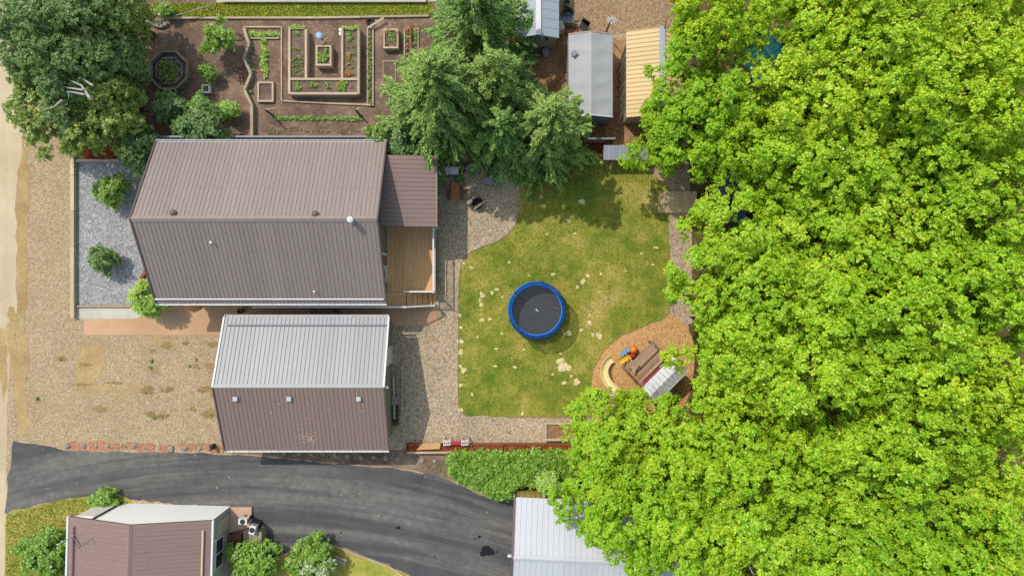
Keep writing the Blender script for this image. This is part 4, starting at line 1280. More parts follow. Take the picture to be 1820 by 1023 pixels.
# ---- spruces
def spruce_quads(seed, h, r, z0=0.9, levels=20, per=9):
    """drooping plume branches in whorls round the stem"""
    g = np.random.default_rng(seed)
    C, D, TIP = [], [], []
    spines = []
    def plume(P0, dirh, Lb, rise, droop, rad, dens):
        n = max(8, int(Lb * dens))
        t = 0.08 + 0.92 * g.random(n) ** 0.9
        def spine(u):
            return P0 + dirh * (u * Lb)[:, None] + np.array([0, 0, 1.0]) * ((rise * u - droop * u ** 2 + 0.10 * u ** 4) * Lb)[:, None]
        P = spine(t)
        tan = unit(spine(np.minimum(t + .04, 1.04)) - P)
        sd = np.cross(tan, np.array([0, 0, 1.0]))
        up = np.cross(sd, tan)
        a = g.random(n) * 6.283
        rho = rad * (1 - 0.55 * t) * np.sqrt(g.random(n)) + 0.015
        off = sd * (np.cos(a) * rho)[:, None] + up * (np.sin(a) * rho * .7)[:, None] - np.array([0, 0, 1.0]) * (0.25 * rho)[:, None]
        C.append(P + off)
        D.append(unit(tan * 1.0 + unit(off) * .5 + g.normal(0, .15, (n, 3))))
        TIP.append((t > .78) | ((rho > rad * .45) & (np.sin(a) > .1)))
        return spine
    for li in range(levels):
        t = li / (levels - 1)
        z = z0 + (h - z0) * (t ** 0.9) * 0.98
        rl = r * (1 - t) ** 0.75 + 0.14
        nbr = max(4, int(per * (1 - 0.45 * t)))
        a0 = g.random() * 6.28
        for b in range(nbr):
            a = a0 + b * 6.283 / nbr + g.normal(0, 0.16)
            Lb = rl * g.uniform(0.66, 1.14)
            dirh = np.array([math.cos(a), math.sin(a), 0])
            P0 = np.array([0, 0, z + g.normal(0, .08)])
            rise, droop = 0.16 + 0.4 * t, 0.5 + .3 * g.random()
            sp = plume(P0, dirh, Lb, rise, droop, 0.10 + .03 * Lb, 100)
            spines.append((sp(np.array([.05]))[0], sp(np.array([.97]))[0]))
            if Lb > .8:
                for k in range(int(2 + Lb * 1.1)):
                    u = g.uniform(.25, .8)
                    sg = g.choice((-1, 1))
                    a2 = a + sg * g.uniform(.35, .65)
                    plume(sp(np.array([u]))[0], np.array([math.cos(a2), math.sin(a2), 0]), Lb * g.uniform(.22, .4) * (1.15 - u * .5), 0.0, .5, .09, 70)
    C, D, TIP = np.concatenate(C), np.concatenate(D), np.concatenate(TIP)
    n = len(C)
    out, ti = [], []
    for kk in range(2):
        d = unit(D + g.normal(0, 0.3, (n, 3)))
        sd = unit(np.cross(d, np.array([0, 0, 1.0]) + g.normal(0, 0.35, (n, 3))))
        l = g.uniform(0.12, 0.24, (n, 1))
        w = g.uniform(0.022, 0.042, (n, 1))
        B = C - d * l * 0.35
        out.append(np.stack([B, B + d * l * 0.45 + sd * w, B + d * l, B + d * l * 0.45 - sd * w], 1))
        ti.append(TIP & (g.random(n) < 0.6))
    return np.concatenate(out), np.concatenate(ti).astype(int), spines

def spruce(px, py, h, r, seed, label, levels=20, per=9, name='spruce_tree'):
    c = W(px, py, h)
    root = thing(name, label, 'tree', (c.x, c.y, 0), 0, 'spruces between garden and lawn')
    q, ti, sp = spruce_quads(seed, h, r, levels=levels, per=per)
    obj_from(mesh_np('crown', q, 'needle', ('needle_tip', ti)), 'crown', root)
    m = MB().tube([(0, 0, 0), (0, 0, h * .5), (0, 0, h * .97)], [0.2, 0.12, 0.02], 9)
    for a, b in sp:
        m.tube([(0, 0, a[2] - .02), tuple((np.array(a) + np.array(b)) / 2 + np.array([0, 0, .03])), tuple(b)], [0.03, 0.02, 0.008], 4, cap=False)
    m.build('trunk', 'bark', root, local=True)
    return root
spruce(760, 110, 11.0, 4.0, 5, 'largest spruce, reaching over the porch roof corner', 23, 10)
spruce(878, 92, 10.0, 2.9, 6, 'spruce behind the largest one, nearest the pale blue shed', 19, 8)
spruce(985, 188, 9.0, 3.05, 7, 'rightmost spruce, beside the grey tarpaulin shelter', 20, 9)
spruce(890, 205, 8.0, 2.3, 8, 'smaller spruce squeezed between the big spruces above the bench', 16, 8)
spruce(842, -72, 11.5, 3.3, 9, 'spruce at the top edge left of the pale blue shed', 20, 8)

# ---- trees in the upper left corner
def leafy(name, label, cat, px, py, zc, Rpx, Hc, mat, seed, n_clump, per, leaf, rc, group=None, k=6, trunk_r=0.1, flat=.75, lobes=.2, inner=.25, low=-.2, hue=None, droop=.25):
    c = W(px, py, zc)
    R = Rpx * S(zc) * (.92 if cat == 'shrub' else 1)
    root = thing(name, label, cat, (c.x, c.y, 0), 0, group)
    rcm = (rc[0] + rc[1]) / 2
    q, C = crown_quads(seed, max(.05, R - rcm * .7), Hc, n_clump, per, k, leaf, rc, lobes, low, flat, inner, droop, 5)
    cz = zc - Hc * 0.55
    q[:, :, 2] = np.maximum(q[:, :, 2] + cz, 0.02)
    obj_from(mesh_np('crown', q, mat), 'crown' if cat == 'tree' else 'foliage', root)
    r = random.Random(seed)
    tg = [(c_[0] * .8, c_[1] * .8, max(.1, c_[2] * .8 + cz)) for c_ in C[r.sample(range(len(C)), min(len(C), 10))]]
    trunk_mb(seed, max(.15, cz + Hc * .2), trunk_r, tg).build('trunk' if cat == 'tree' else 'stem', 'bark', root, local=True)
    return root
G1 = 'trees in the upper left corner'
leafy('blue_green_tree', 'blue green tree filling the upper left corner', 'tree', 85, 70, 5.6, 118, 2.9, 'leaf_blue', 101, 135, 80, .13, (.4, .85), G1, trunk_r=.25, low=-.5)
leafy('blue_green_tree', 'blue green tree overhanging the octagonal planter', 'tree', 166, 85, 4.6, 58, 2.4, 'leaf_blue', 102, 75, 80, .13, (.35, .75), G1, trunk_r=.2, low=-.7, lobes=.12)
leafy('blue_green_tree', 'blue green tree at the top edge left of the curved flower border', 'tree', 186, 5, 4.8, 48, 2.4, 'leaf_olive', 103, 60, 80, .13, (.35, .75), G1, trunk_r=.2, low=-.7, lobes=.12)
leafy('olive_tree', 'olive green tree with bare limbs beside the road', 'tree', 88, 190, 3.9, 76, 1.7, 'leaf_olive', 104, 43, 70, .13, (.3, .65), G1, trunk_r=.15, inner=.1)
leafy('olive_tree', 'olive green tree hanging over the fence corner', 'tree', 165, 205, 3.7, 64, 1.8, 'leaf_olive', 105, 46, 70, .13, (.3, .65), G1, trunk_r=.15)
leafy('olive_tree', 'olive green tree below the octagonal planter on its left', 'tree', 184, 162, 3.9, 44, 1.9, 'leaf_olive', 106, 37, 70, .13, (.3, .65), G1, trunk_r=.15)
dl = MB()
for pts in ([(160, 175), (145, 152), (122, 142), (94, 135)], [(148, 160), (120, 156), (100, 148)], [(150, 168), (125, 163), (102, 167)], [(136, 124), (122, 108), (106, 92)], [(165, 152), (150, 142), (140, 138)], [(122, 162), (122, 176)], [(110, 178), (96, 190), (75, 196)]):
    dl.tube([W(x, y, 5.9 - .25 * i) for i, (x, y) in enumerate(pts)][::-1], [0.015 + .022 * i for i in range(len(pts))], 6)
b = W(160, 175, 5.7)
db = W(190, 185)
dl.tube([b, b.lerp(db, .5) + Vector((.1, .1, .3)), db], [.09, .13, .18], 8)
tag(dl.build('dead_tree', 'dead_wood', None, origin=db), 'dead tree with bare pale grey branches in upper left corner', 'tree')

# ---- shrubs
SH = 'shrubs around the houses'
leafy('shrub', 'dark green shrub at the house corner by the fence', 'shrub', 236, 262, 2.2, 42, 1.0, 'leaf_dark', 111, 44, 36, .12, (.25, .45), SH)
leafy('shrub', 'large green shrub rising above the fence behind the roof', 'shrub', 355, 222, 2.6, 42, 1.1, 'leaf_dark', 112, 50, 40, .11, (.25, .45), SH)
leafy('shrub', 'dark green shrub below the octagonal planter', 'shrub', 297, 186, 1.6, 29, .8, 'leaf_dark', 113, 34, 32, .11, (.2, .38), SH)
leafy('shrub', 'light green shrub above the large shrub by the fence', 'shrub', 354, 187, 1.4, 19, .6, 'leaf_shrub', 114, 20, 28, .11, (.18, .3), SH)
leafy('shrub', 'round bright lime shrub beside the zigzag timber edging', 'shrub', 404, 195, 1.0, 16, .55, 'leaf_lime', 115, 22, 30, .10, (.15, .25), SH)
leafy('shrub', 'open light green shrub near the top of the garden', 'shrub', 385, 66, 1.5, 29, .6, 'leaf_shrub', 116, 26, 26, .12, (.2, .34), SH, lobes=.35)
leafy('shrub', 'small light green shrub above the little square planter', 'shrub', 368, 126, .9, 14, .45, 'leaf_shrub', 117, 16, 26, .10, (.14, .24), SH)
leafy('shrub', 'upper round green shrub in the grey gravel bed', 'shrub', 193, 338, 1.3, 28, .8, 'leaf_shrub', 118, 34, 34, .10, (.2, .34), SH)
leafy('shrub', 'lower round green shrub in the grey gravel bed', 'shrub', 178, 460, 1.2, 24, .75, 'leaf_dark', 119, 30, 34, .10, (.18, .32), SH)
leafy('shrub', 'lime and pink tinged shrub at the front corner of the house', 'shrub', 259, 533, 1.6, 31, 1.0, 'leaf_lime', 120, 40, 32, .14, (.2, .38), SH, lobes=.25)
leafy('shrub', 'low grassy shrub at the corner of the neighbouring house', 'shrub', 183, 892, .7, 24, .45, 'leaf_hedge', 121, 26, 30, .11, (.2, .34), SH)
leafy('shrub', 'big bright green shrub left of the neighbouring house', 'shrub', 82, 985, 1.6, 50, 1.0, 'leaf_shrub', 122, 50, 40, .13, (.28, .5), SH)
leafy('shrub', 'small yellow flowering shrub in front of the big green shrub', 'shrub', 52, 1004, 1.0, 13, .5, 'leaf_yellow', 123, 12, 26, .11, (.14, .25), SH)
leafy('shrub', 'dense green shrub below the block bins', 'shrub', 448, 1003, 1.3, 46, .9, 'leaf_hedge', 124, 48, 40, .11, (.25, .45), SH)
leafy('shrub', 'green and white flowering shrub on the curved lawn', 'shrub', 550, 1000, 1.4, 44, .85, 'leaf_shrub', 125, 36, 36, .12, (.25, .42), SH)
leafy('shrub', 'white flowering half of the shrub beside the wooden bench', 'shrub', 562, 1012, 1.5, 30, .7, 'leaf_white', 126, 22, 36, .10, (.2, .36), SH)
leafy('shrub', 'light green shrub between house roof and largest spruce', 'shrub', 672, 243, 2.6, 24, .8, 'leaf_olive', 127, 26, 32, .12, (.22, .38), SH)
leafy('shrub', 'dark green shrub behind the porch roof under the spruce', 'shrub', 712, 258, 2.5, 34, 1.0, 'leaf_dark', 128, 40, 36, .12, (.22, .4), SH)
leafy('shrub', 'bright green plant in the curved flower border', 'shrub', 293, 16, .7, 12, .35, 'leaf_shrub', 129, 14, 24, .10, (.14, .24), SH)
leafy('shrub', 'lime green bush standing in front of the hedge, by the white garage', 'shrub', 978, 862, 2.2, 22, .7, 'leaf_lime', 130, 22, 32, .12, (.22, .36), SH)

# ---- hedge
def hedge():
    pts = smooth_poly([(797, 822), (806, 809), (860, 808), (920, 808), (1000, 808), (1030, 830), (1015, 862), (960, 864), (918, 864), (904, 884), (880, 884), (850, 870), (820, 856), (801, 842)], 3)
    h = 1.25
    pl = poly(pts, h)
    g = np.random.default_rng(77)
    A = np.array(pl)
    P = A.min(0) + (A.max(0) - A.min(0)) * g.random((7000, 2))
    P = P[inside(P, pl)]
    z = h + 0.13 * np.sin(P[:, 0] * 2.3 + 1) * np.cos(P[:, 1] * 2.9) + 0.1 * np.sin(P[:, 0] * 5.7) * np.sin(P[:, 1] * 6.1) + g.normal(0, .08, len(P))
    top = np.column_stack([P, z])
    # flanks
    side = []
    for i in range(len(pl)):
        a, b = np.array(pl[i]), np.array(pl[(i + 1) % len(pl)])
        k = int(np.linalg.norm(b - a) * 60)
        for t in g.random(k):
            p = a + (b - a) * t + g.normal(0, .08, 2)
            side.append((p[0], p[1], g.uniform(.15, h)))
    C = np.concatenate([top, np.array(side)])
    N = unit(np.array([0, 0, .8]) + g.normal(0, .5, C.shape))
    q = rosettes(C, N, 6, .13, g, .3)
    c = W(900, 845)
    root = thing('hedge', 'dense green hedge between the mulch planter and the driveway', 'hedge', (c.x, c.y, 0))
    q = q - np.array([c.x, c.y, 0])
    obj_from(mesh_np('foliage', q, 'leaf_hedge'), 'foliage', root)
    sm = MB()
    for i in range(14):
        p = random.choice(top)
        sm.tube([(p[0], p[1], 0), (p[0] + .05, p[1], .9)], [.03, .015], 5)
    sm.build('stem', 'bark', root)
hedge()
#@@PART4

# ------------------------------------------------------------------ garden: beds, planters, fence
def timber_bar(root, p, q, w, h, mat='timber', name='timber', par=None):
    p, q = Vector(p), Vector(q)
    a = math.atan2(q.y - p.y, q.x - p.x)
    ln = (q - p).length
    me = MB().box(0, -w / 2, 0, ln, w / 2, h)
    o = me.build(name, mat, par or root, local=True)
    o.location = p - root.location
    o.rotation_euler = (0, 0, a)
    return o

def frame_bed(label, x0, y0, x1, y1, h=0.3, w=0.10, soilmat='soil_bed', mat='timber', name='raised_bed', cat='raised bed', group=None):
    """timber framed bed; pixel rectangle measured at rim height"""
    a, b = W(x0, y1, h), W(x1, y0, h)
    root = thing(name, label, cat, ((a.x + b.x) / 2, (a.y + b.y) / 2, 0), 0, group)
    c = [(a.x, a.y), (b.x, a.y), (b.x, b.y), (a.x, b.y)]
    hw = w / 2
    timber_bar(root, (a.x, a.y + hw, 0), (b.x, a.y + hw, 0), w, h, mat)
    timber_bar(root, (a.x, b.y - hw, 0), (b.x, b.y - hw, 0), w, h, mat)
    timber_bar(root, (a.x + hw, a.y + w + .003, 0), (a.x + hw, b.y - w - .003, 0), w, h - .004, mat)
    timber_bar(root, (b.x - hw, a.y + w + .003, 0), (b.x - hw, b.y - w - .003, 0), w, h - .004, mat)
    MB().box(a.x + w, a.y + w, 0, b.x - w, b.y - w, max(.03, h - .09)).build('soil', soilmat, root)
    return root

BG = 'timber beds of the vegetable garden'
frame_bed('empty square timber bed beside the zigzag edging', 457, 145, 486, 181, .2, .11, group=BG)
frame_bed('square raised planter of flowers right of the long narrow bed', 681, 51, 708, 86, .45, .10, group=BG)
frame_bed('central raised planter inside the U-shaped bed', 561, 80, 589, 117, .55, .11, group=BG)
frame_bed('timber bed with red flowers, nearest the large spruce', 718, 50, 744, 98, .12, .06, group=BG)
frame_bed('thin edged empty bed under the large spruce branches', 680, 108, 704, 167, .08, .05, group=BG)
frame_bed('tiny square white planter below the small shrub', 358, 150, 373, 165, .3, .08, mat='white_paint', group=BG)
frame_bed('timber planter box at the edge of the lawn under maples', 968, 750, 1040, 783, .35, .12, soilmat='soil_back')
fb = frame_bed('long narrow timber edged bed with seedlings', 652, 48, 664, 188, .14, .08, group=BG)

# U-shaped raised bed
ub = thing('raised_bed', 'large U-shaped raised timber bed in the middle of the garden', 'raised bed', W(576, 110), 0, BG)
uh = .6
def P_(x, y, h=uh):
    v = W(x, y, h)
    return Vector((v.x, v.y, 0))
segs = [((514, 50), (514, 167)), ((543.5, 52), (543.5, 139)), ((516, 50), (541, 50)), ((608, 52), (608, 139)), ((637, 50), (637, 167)), ((610, 50), (635, 50)), ((516, 140.5), (635, 140.5)), ((516, 166), (635, 166))]
for (a, b) in segs:
    timber_bar(ub, P_(*a), P_(*b), .13, uh - (.004 if a[0] == b[0] else 0))
for r in ((517, 141, 634, 165), (517, 52, 541, 139), (611, 52, 634, 139)):
    a, b = W(r[0], r[3], uh), W(r[2], r[1], uh)
    MB().box(a.x, a.y, 0, b.x, b.y, uh - .12 + .003 * (r[0] % 7)).build('soil', 'soil_bed', ub)
# octagonal planter
oc = W(299, 124.5, .5)
op = thing('octagonal_planter', 'octagonal two-tier timber planter in the mulched garden', 'planter', (oc.x, oc.y, 0))
def octo(R, w, h, mat, nm):
    for k in range(8):
        a0, a1 = math.pi / 8 + k * math.pi / 4, math.pi / 8 + (k + 1) * math.pi / 4
        p0 = Vector((oc.x + R * math.cos(a0), oc.y + R * math.sin(a0), 0))
        p1 = Vector((oc.x + R * math.cos(a1), oc.y + R * math.sin(a1), 0))
        timber_bar(op, p0.lerp(p1, .01), p1.lerp(p0, .01), w, h, mat, nm)
octo(1.16, .09, .5, 'timber_grey', 'outer_timber')
octo(0.80, .06, .42, 'timber_grey', 'inner_timber')
MB().lathe([(1.12, 0), (1.12, .22), (.001, .222)], (oc.x, oc.y, 0), 8).build('soil', 'soil_bed', op)
MB().lathe([(.72, .2), (.72, .38), (.001, .385)], (oc.x, oc.y, 0), 8).build('inner_soil', 'soil_bed', op)

# zigzag retaining edge
zz = [(433, 50), (442, 78), (433, 103), (445.5, 131), (434, 159), (447, 187), (447, 243)]
zr = thing('zigzag_edging', 'zigzag low timber wall between mulch and vegetable plot', 'timber edging', W(440, 130))
for a, b in zip(zz[:-1], zz[1:]):
    timber_bar(zr, W(*a, .4) - Vector((0, 0, .4)), W(*b, .4) - Vector((0, 0, .4)), .14, .4, 'timber')
    timber_bar(zr, W(a[0] + 3.6, a[1], .2) - Vector((0, 0, .2)), W(b[0] + 3.6, b[1], .2) - Vector((0, 0, .2)), .07, .2, 'timber_grey')
def edge_line(label, pts, w=.07, h=.09, mat='timber'):
    r = thing('timber_edging', label, 'timber edging', W(*pts[0]), 0, 'thin timber edgings of the garden')
    for a, b in zip(pts[:-1], pts[1:]):
        timber_bar(r, W(*a), W(*b), w, h, mat)
edge_line('thin timber edge along the top of the garden beside the grass strip', [(300, 33.5), (410, 33), (560, 33), (640, 31.5), (762, 29.5)], .11, .14)
edge_line('thin timber border framing the bed right of the zigzag wall', [(434, 49), (501, 49), (501, 180), (579, 184), (658, 187)], .08, .1)
edge_line('short plank below the row of seedlings in the left bed', [(444, 69), (497, 69)], .08, .12)
o = MB().bar(W(655, 49, .3), W(682, 32, .35), .12, .05).build('plank', 'timber', None, origin=W(668, 40))
tag(o, 'weathered plank lying diagonally by the tyre planter', 'plank')
o = MB().bar(W(729, 40, .3), W(729, 98, .3), .13, .05).build('plank', 'plank_brown', None, origin=W(729, 70))
tag(o, 'brown plank laid across the flower bed beside the spruce', 'plank')
o = MB().tube([W(572, 79, .62), W(582, 68, .5)], .07, 8).build('log', 'timber_grey', None, origin=W(577, 73))
tag(o, 'short grey log leaning on the central planter', 'log')
def torus(cx, cy, cz, R, r, n=28, k=10):
    m = MB()
    vs, fs = [], []
    for i in range(n):
        a = 2 * math.pi * i / n
        for j in range(k):
            b = 2 * math.pi * j / k
            vs.append((cx + (R + r * math.cos(b)) * math.cos(a), cy + (R + r * math.cos(b)) * math.sin(a), cz + r * math.sin(b)))
    for i in range(n):
        for j in range(k):
            fs.append((i * k + j, ((i + 1) % n) * k + j, ((i + 1) % n) * k + (j + 1) % k, i * k + (j + 1) % k))
    return m.add(vs, fs)
t = W(658, 39, .1)
tag(torus(t.x, t.y, .1, .17, .08).build('tyre', 'rubber', None, smooth=True, origin=(t.x, t.y, 0)), 'black tyre lying at the top of the long narrow bed', 'tyre')
t = W(567, 63, .8)
bb = thing('bird_bath', 'pale blue bird bath inside the U-shaped bed', 'bird bath', (t.x, t.y, 0))
MB().lathe([(.12, 0), (.05, .06), (.045, .66), (.1, .72)], (t.x, t.y, 0), 16).build('pedestal', 'stone', bb)
MB().lathe([(.1, .7), (.2, .8), (.19, .81), (.001, .76)], (t.x, t.y, 0), 24).build('bowl', 'toy_blue', bb, smooth=True)
for y, lb in ((53, 'upper of two white buckets beside the U-shaped bed'), (60, 'lower of two white buckets beside the U-shaped bed')):
    t = W(605, y, .3)
    r = thing('bucket', lb, 'bucket', (t.x, t.y, 0), 0, 'white garden buckets')
    MB().lathe([(.08, 0), (.1, .28), (.092, .28), (.075, .05), (.001, .05)], (t.x, t.y, 0), 18).build('body', 'white_paint', r)
    MB().lathe([(.104, .27), (.104, .3), (.001, .305)], (t.x, t.y, 0), 18).build('lid', 'white_paint', r)
t = W(970, 92, .5)
r = thing('bucket', 'white lidded drum below the pale blue shed', 'drum', (t.x, t.y, 0))
MB().lathe([(.2, 0), (.21, .5), (.001, .5)], (t.x, t.y, 0), 20).build('body', 'white_paint', r)
MB().lathe([(.22, .49), (.22, .54), (.18, .56), (.001, .56)], (t.x, t.y, 0), 20).build('lid', 'grey_metal', r)

# clothes-line posts over the vegetable rows
def line_post(px, py, label, arm):
    t = W(px, py, .05)
    r = thing('garden_post', label, 'post', (t.x, t.y, 0), 0, 'posts at the ends of the bean row')
    MB().box(t.x - .04, t.y - .04, 0, t.x + .04, t.y + .04, 1.5).build('post', 'dark_metal', r)
    MB().bar((t.x, t.y, 1.45), (t.x + arm, t.y + .12, 1.5), .05, .05).build('arm', 'timber', r)
    MB().box(t.x - .1, t.y - .1, 0, t.x + .1, t.y + .1, .06).build('foot', 'dark_metal', r)
line_post(486, 206, 'dark post with pale arm at left end of the bean row', .7)
line_post(641, 206, 'dark post at right end of the bean row', .3)

# old farm implement
t = W(430, 130, .2)
fi = thing('farm_implement', 'rusty old farm implement against the zigzag timber wall', 'farm implement', (t.x, t.y, 0))
def ring(m, c, R, ax, r=.025, n=20):
    pts = []
    for i in range(n + 1):
        a = 2 * math.pi * i / n
        pts.append(Vector(c) + ax[0] * R * math.cos(a) + ax[1] * R * math.sin(a))
    return m.tube(pts, r, 6, cap=False)
for k, (dx, dy, R) in enumerate(((-.15, .25, .3), (.1, -.1, .28), (-.05, -.35, .24))):
    m = ring(MB(), (t.x + dx, t.y + dy, R), R, (Vector((.85, .5, 0)), Vector((-.1, .2, 1)).normalized()))
    w_ = m.build('wheel', 'rust', fi)
    sp = MB()
    for j in range(6):
        a = j * math.pi / 3
        sp.tube([(t.x + dx, t.y + dy, R), Vector((t.x + dx, t.y + dy, R)) + (Vector((.85, .5, 0)) * math.cos(a) + Vector((-.1, .2, 1)).normalized() * math.sin(a)) * R], .014, 5)
    sp.build('spokes', 'rust', w_)
MB().bar((t.x - .6, t.y + .25, .3), (t.x + .2, t.y - .05, .35), .05, .05).build('drawbar', 'rust', fi)
MB().bar((t.x - .35, t.y + .55, .3), (t.x - .05, t.y - .5, .35), .06, .05).build('frame', 'rust', fi)

# curved border and ball ornament at the top left
cb = thing('stone_border', 'curved dark stone border at the top of the garden', 'border', W(265, 25))
pts = [(252, -30), (252, 0), (255, 15), (260, 30), (268, 40), (280, 46), (292, 47), (297, 41)]
for a, b in zip(pts[:-1], pts[1:]):
    timber_bar(cb, W(*a), W(*b), .28, .22, 'stone', 'stone_block')
t = W(283, 27, .3)
tag(MB().lathe([(.05, 0), (.05, .12), (.11, .17), (.13, .26), (.1, .35), (.001, .39)], (t.x, t.y, 0), 16).build('garden_lamp', 'white_paint', None, True, origin=(t.x, t.y, 0)), 'small white globe lamp in the curved flower border', 'lamp')
tag(MB().tube([W(270, 39, .3), W(320, 26, .5), W(378, 9, .7)], .035, 8).build('pole', 'grey_metal', None, origin=W(270, 39)), 'long thin grey pole lying from flower border across the grass strip', 'pole')

# ---- boundary fence behind the house
def fence(label, x0, x1, ytop, h, name='fence', mat='fence_grey', group=None):
    a, b = W(x0, ytop, h), W(x1, ytop, h)
    r = thing(name, label, 'fence', ((a.x + b.x) / 2, a.y, 0), 0, group)
    n = max(1, round((b.x - a.x) / 2.4))
    dx = (b.x - a.x) / n
    for i in range(n + 1):
        x = a.x + i * dx
        MB().box(x - .05, a.y - .02, 0, x + .05, a.y + .08, h + .03).build('post', 'grey_metal', r)
    for i in range(n):
        x = a.x + i * dx
        MB().box(x + .05, a.y - .02, h - .02, x + dx - .05, a.y + .07, h + .02).build('top_rail', 'grey_metal', r)
        k = 12
        w = (dx - .12) / k
        for j in range(k):
            MB().box(x + .06 + j * w + .004, a.y + .015 + .012 * (j % 2), .05, x + .06 + (j + 1) * w - .004, a.y + .035 + .012 * (j % 2), h - .02).build('board', mat, r)
fence('grey board fence between the garden and the house', 113, 690, 243.5, 1.6)
fence('short grey board fence behind the corrugated lean-to', 1042, 1092, 247, 1.2, mat='timber_grey')

# retaining timbers round the gravel bed
rt = thing('retaining_wall', 'long beige timber retaining wall beside the grey gravel bed', 'retaining wall', W(128, 400))
for i in range(5):
    a, b = 247 + i * 63.6, 247 + (i + 1) * 63.6
    p, q = W(128, b - .5, .3), W(128, a, .3)
    MB().box(p.x - .105, p.y, 0, p.x + .105, q.y - .004, .3 + .004 * (i % 2)).build('timber', 'timber_beige', rt)
edge_line('timber edge between mulch bed and grey gravel', [(132, 286), (270, 286)], .14, .2, 'timber')
edge_line('timber edge along the bottom of the grey gravel bed', [(132, 544), (234, 544)], .10, .14, 'timber')
cw = thing('log_edging', 'curved log edging at the front corner of the house', 'edging', W(256, 495))
cp = [(264, 468), (261, 482), (254, 492), (249, 504)]
for a, b in zip(cp[:-1], cp[1:]):
    timber_bar(cw, W(*a), W(*b), .16, .18, 'plank_brown')
# patio umbrellas below the eave
def umbrella(px, py, h, r, label, mat):
    c = W(px, py, h)
    root = thing('patio_umbrella', label, 'umbrella', (c.x, c.y, 0), 0, 'patio umbrellas beside the house')
    MB().lathe([(.25, 0), (.25, .05), (.03, .08), (.025, h + .1), (.001, h + .12)], (c.x, c.y, 0), 14).build('pole', 'timber', root)
    MB().lathe([(r, h - .35), (r * .55, h - .12), (.04, h + .03), (.001, h + .04)], (c.x, c.y, 0), 8).build('canopy', mat, root)
    return root
umbrella(340, 536, 1.9, .62, 'round orange patio umbrella half hidden under the eave', 'umbrella_cloth')
for (px, lb) in ((572, 'dark brown round patio table in the shade between house and garage'),):
    c = W(px, 553, .7)
    r = thing('patio_table', lb, 'table', (c.x, c.y, 0))
    MB().lathe([(.7, .68), (.7, .71), (.001, .712)], (c.x, c.y, 0), 24).build('top', 'umbrella_brown', r)
    MB().lathe([(.3, 0), (.3, .03), (.05, .06), (.05, .68)], (c.x, c.y, 0), 16).build('pedestal', 'dark_metal', r)
c = W(425, 553, .5)
fp = thing('plant_pot', 'dark pot standing on the shaded patio', 'pot', (c.x, c.y, 0))
MB().lathe([(.1, 0), (.16, .38), (.17, .4), (.14, .4), (.12, .3), (.001, .3)], (c.x, c.y, 0), 16).build('pot', 'rust', fp)
MB().lathe([(.12, .305), (.001, .34)], (c.x, c.y, 0), 12).build('soil', 'soil_bed', fp)

# ------------------------------------------------------------------ small plants, shared mesh data
def plant_mesh(name, mat, seed, n=14, k=5, leaf=.09, r=.12, h=.14):
    g = np.random.default_rng(seed)
    C = np.column_stack([g.normal(0, r * .5, n), g.normal(0, r * .5, n), g.uniform(.03, h, n)])
    N = unit(np.array([0, 0, 1.0]) + g.normal(0, .4, (n, 3)))
    return mesh_np(name, rosettes(C, N, k, leaf, g, .1), mat)
pm = {k: [plant_mesh('leaves', mt, 300 + 10 * i + j) for j in range(3)] for i, (k, mt) in enumerate((('green', 'leaf_shrub'), ('lime', 'leaf_lime'), ('dark', 'leaf_hedge'), ('orange', 'flower_orange'), ('olive', 'leaf_olive')))}
rg = random.Random(5)
def row(kind, label, group, name, cat, pts, z=.02, s=(.7, 1.1), jit=1.5):
    for (x, y) in pts:
        c = W(x + rg.uniform(-jit, jit), y + rg.uniform(-jit, jit), z)
        o = obj_from(rg.choice(pm[kind]), name, None, c)
        k = rg.uniform(*s) * .85
        o.scale = (k, k, k)
        o.rotation_euler = (0, 0, rg.uniform(0, 6.28))
        tag(o, label, cat, group)
def lin(x0, y0, x1, y1, n):
    return [(x0 + (x1 - x0) * i / (n - 1), y0 + (y1 - y0) * i / (n - 1)) for i in range(n)]
row('lime', 'bright green seedling in the row at the top of the left bed', 'seedlings along the short plank', 'seedling', 'plant', lin(446, 62, 496, 62, 17), s=(.9, 1.3))
row('lime', 'leafy plant in the column down the left bed', 'plants down the left bed', 'leafy_plant', 'plant', lin(469, 74, 472, 134, 12), s=(.9, 1.6))
row('dark', 'bean plant in the long green row above the fence', 'bean row', 'bean_plant', 'plant', lin(490, 210, 640, 211, 44), s=(.7, 1.0), jit=1)
row('olive', 'tiny seedling in the dotted row nearest the fence', 'seedlings nearest the fence', 'seedling', 'plant', lin(482, 232, 645, 233, 26), s=(.35, .6), jit=2)
row('olive', 'small seedling in the long narrow bed', 'seedlings in the narrow bed', 'seedling', 'plant', lin(657, 56, 657, 182, 30), .1, (.5, .9), 2)
row('olive', 'seedling in the left arm of the U-shaped bed', 'plants in the left arm', 'seedling', 'plant', [(x, y) for y in (88, 104, 110, 117, 124, 130) for x in (521, 527, 533, 538)], .5, (.4, .75), 2)
row('lime', 'leafy plant at the top end of the U-shaped bed', 'plants at the top of the arms', 'leafy_plant', 'plant', lin(517, 48, 541, 48, 6) + lin(611, 50, 636, 51, 7), .55, (.7, 1.0), 1)
row('dark', 'feathery green plant in the U-shaped bed', 'feathery plants in the U-shaped bed', 'leafy_plant', 'plant', [(526, 58), (529, 62), (620, 61), (623, 66), (621, 70)], .5, (.8, 1.1), 1)
row('orange', 'orange flowering plant in the right arm of the U-shaped bed', 'orange flowers in the right arm', 'flowering_plant', 'plant', [(620, 98), (622, 102), (620, 114), (614, 133), (620, 134), (625, 133), (618, 130)], .5, (.7, 1.0), 1)
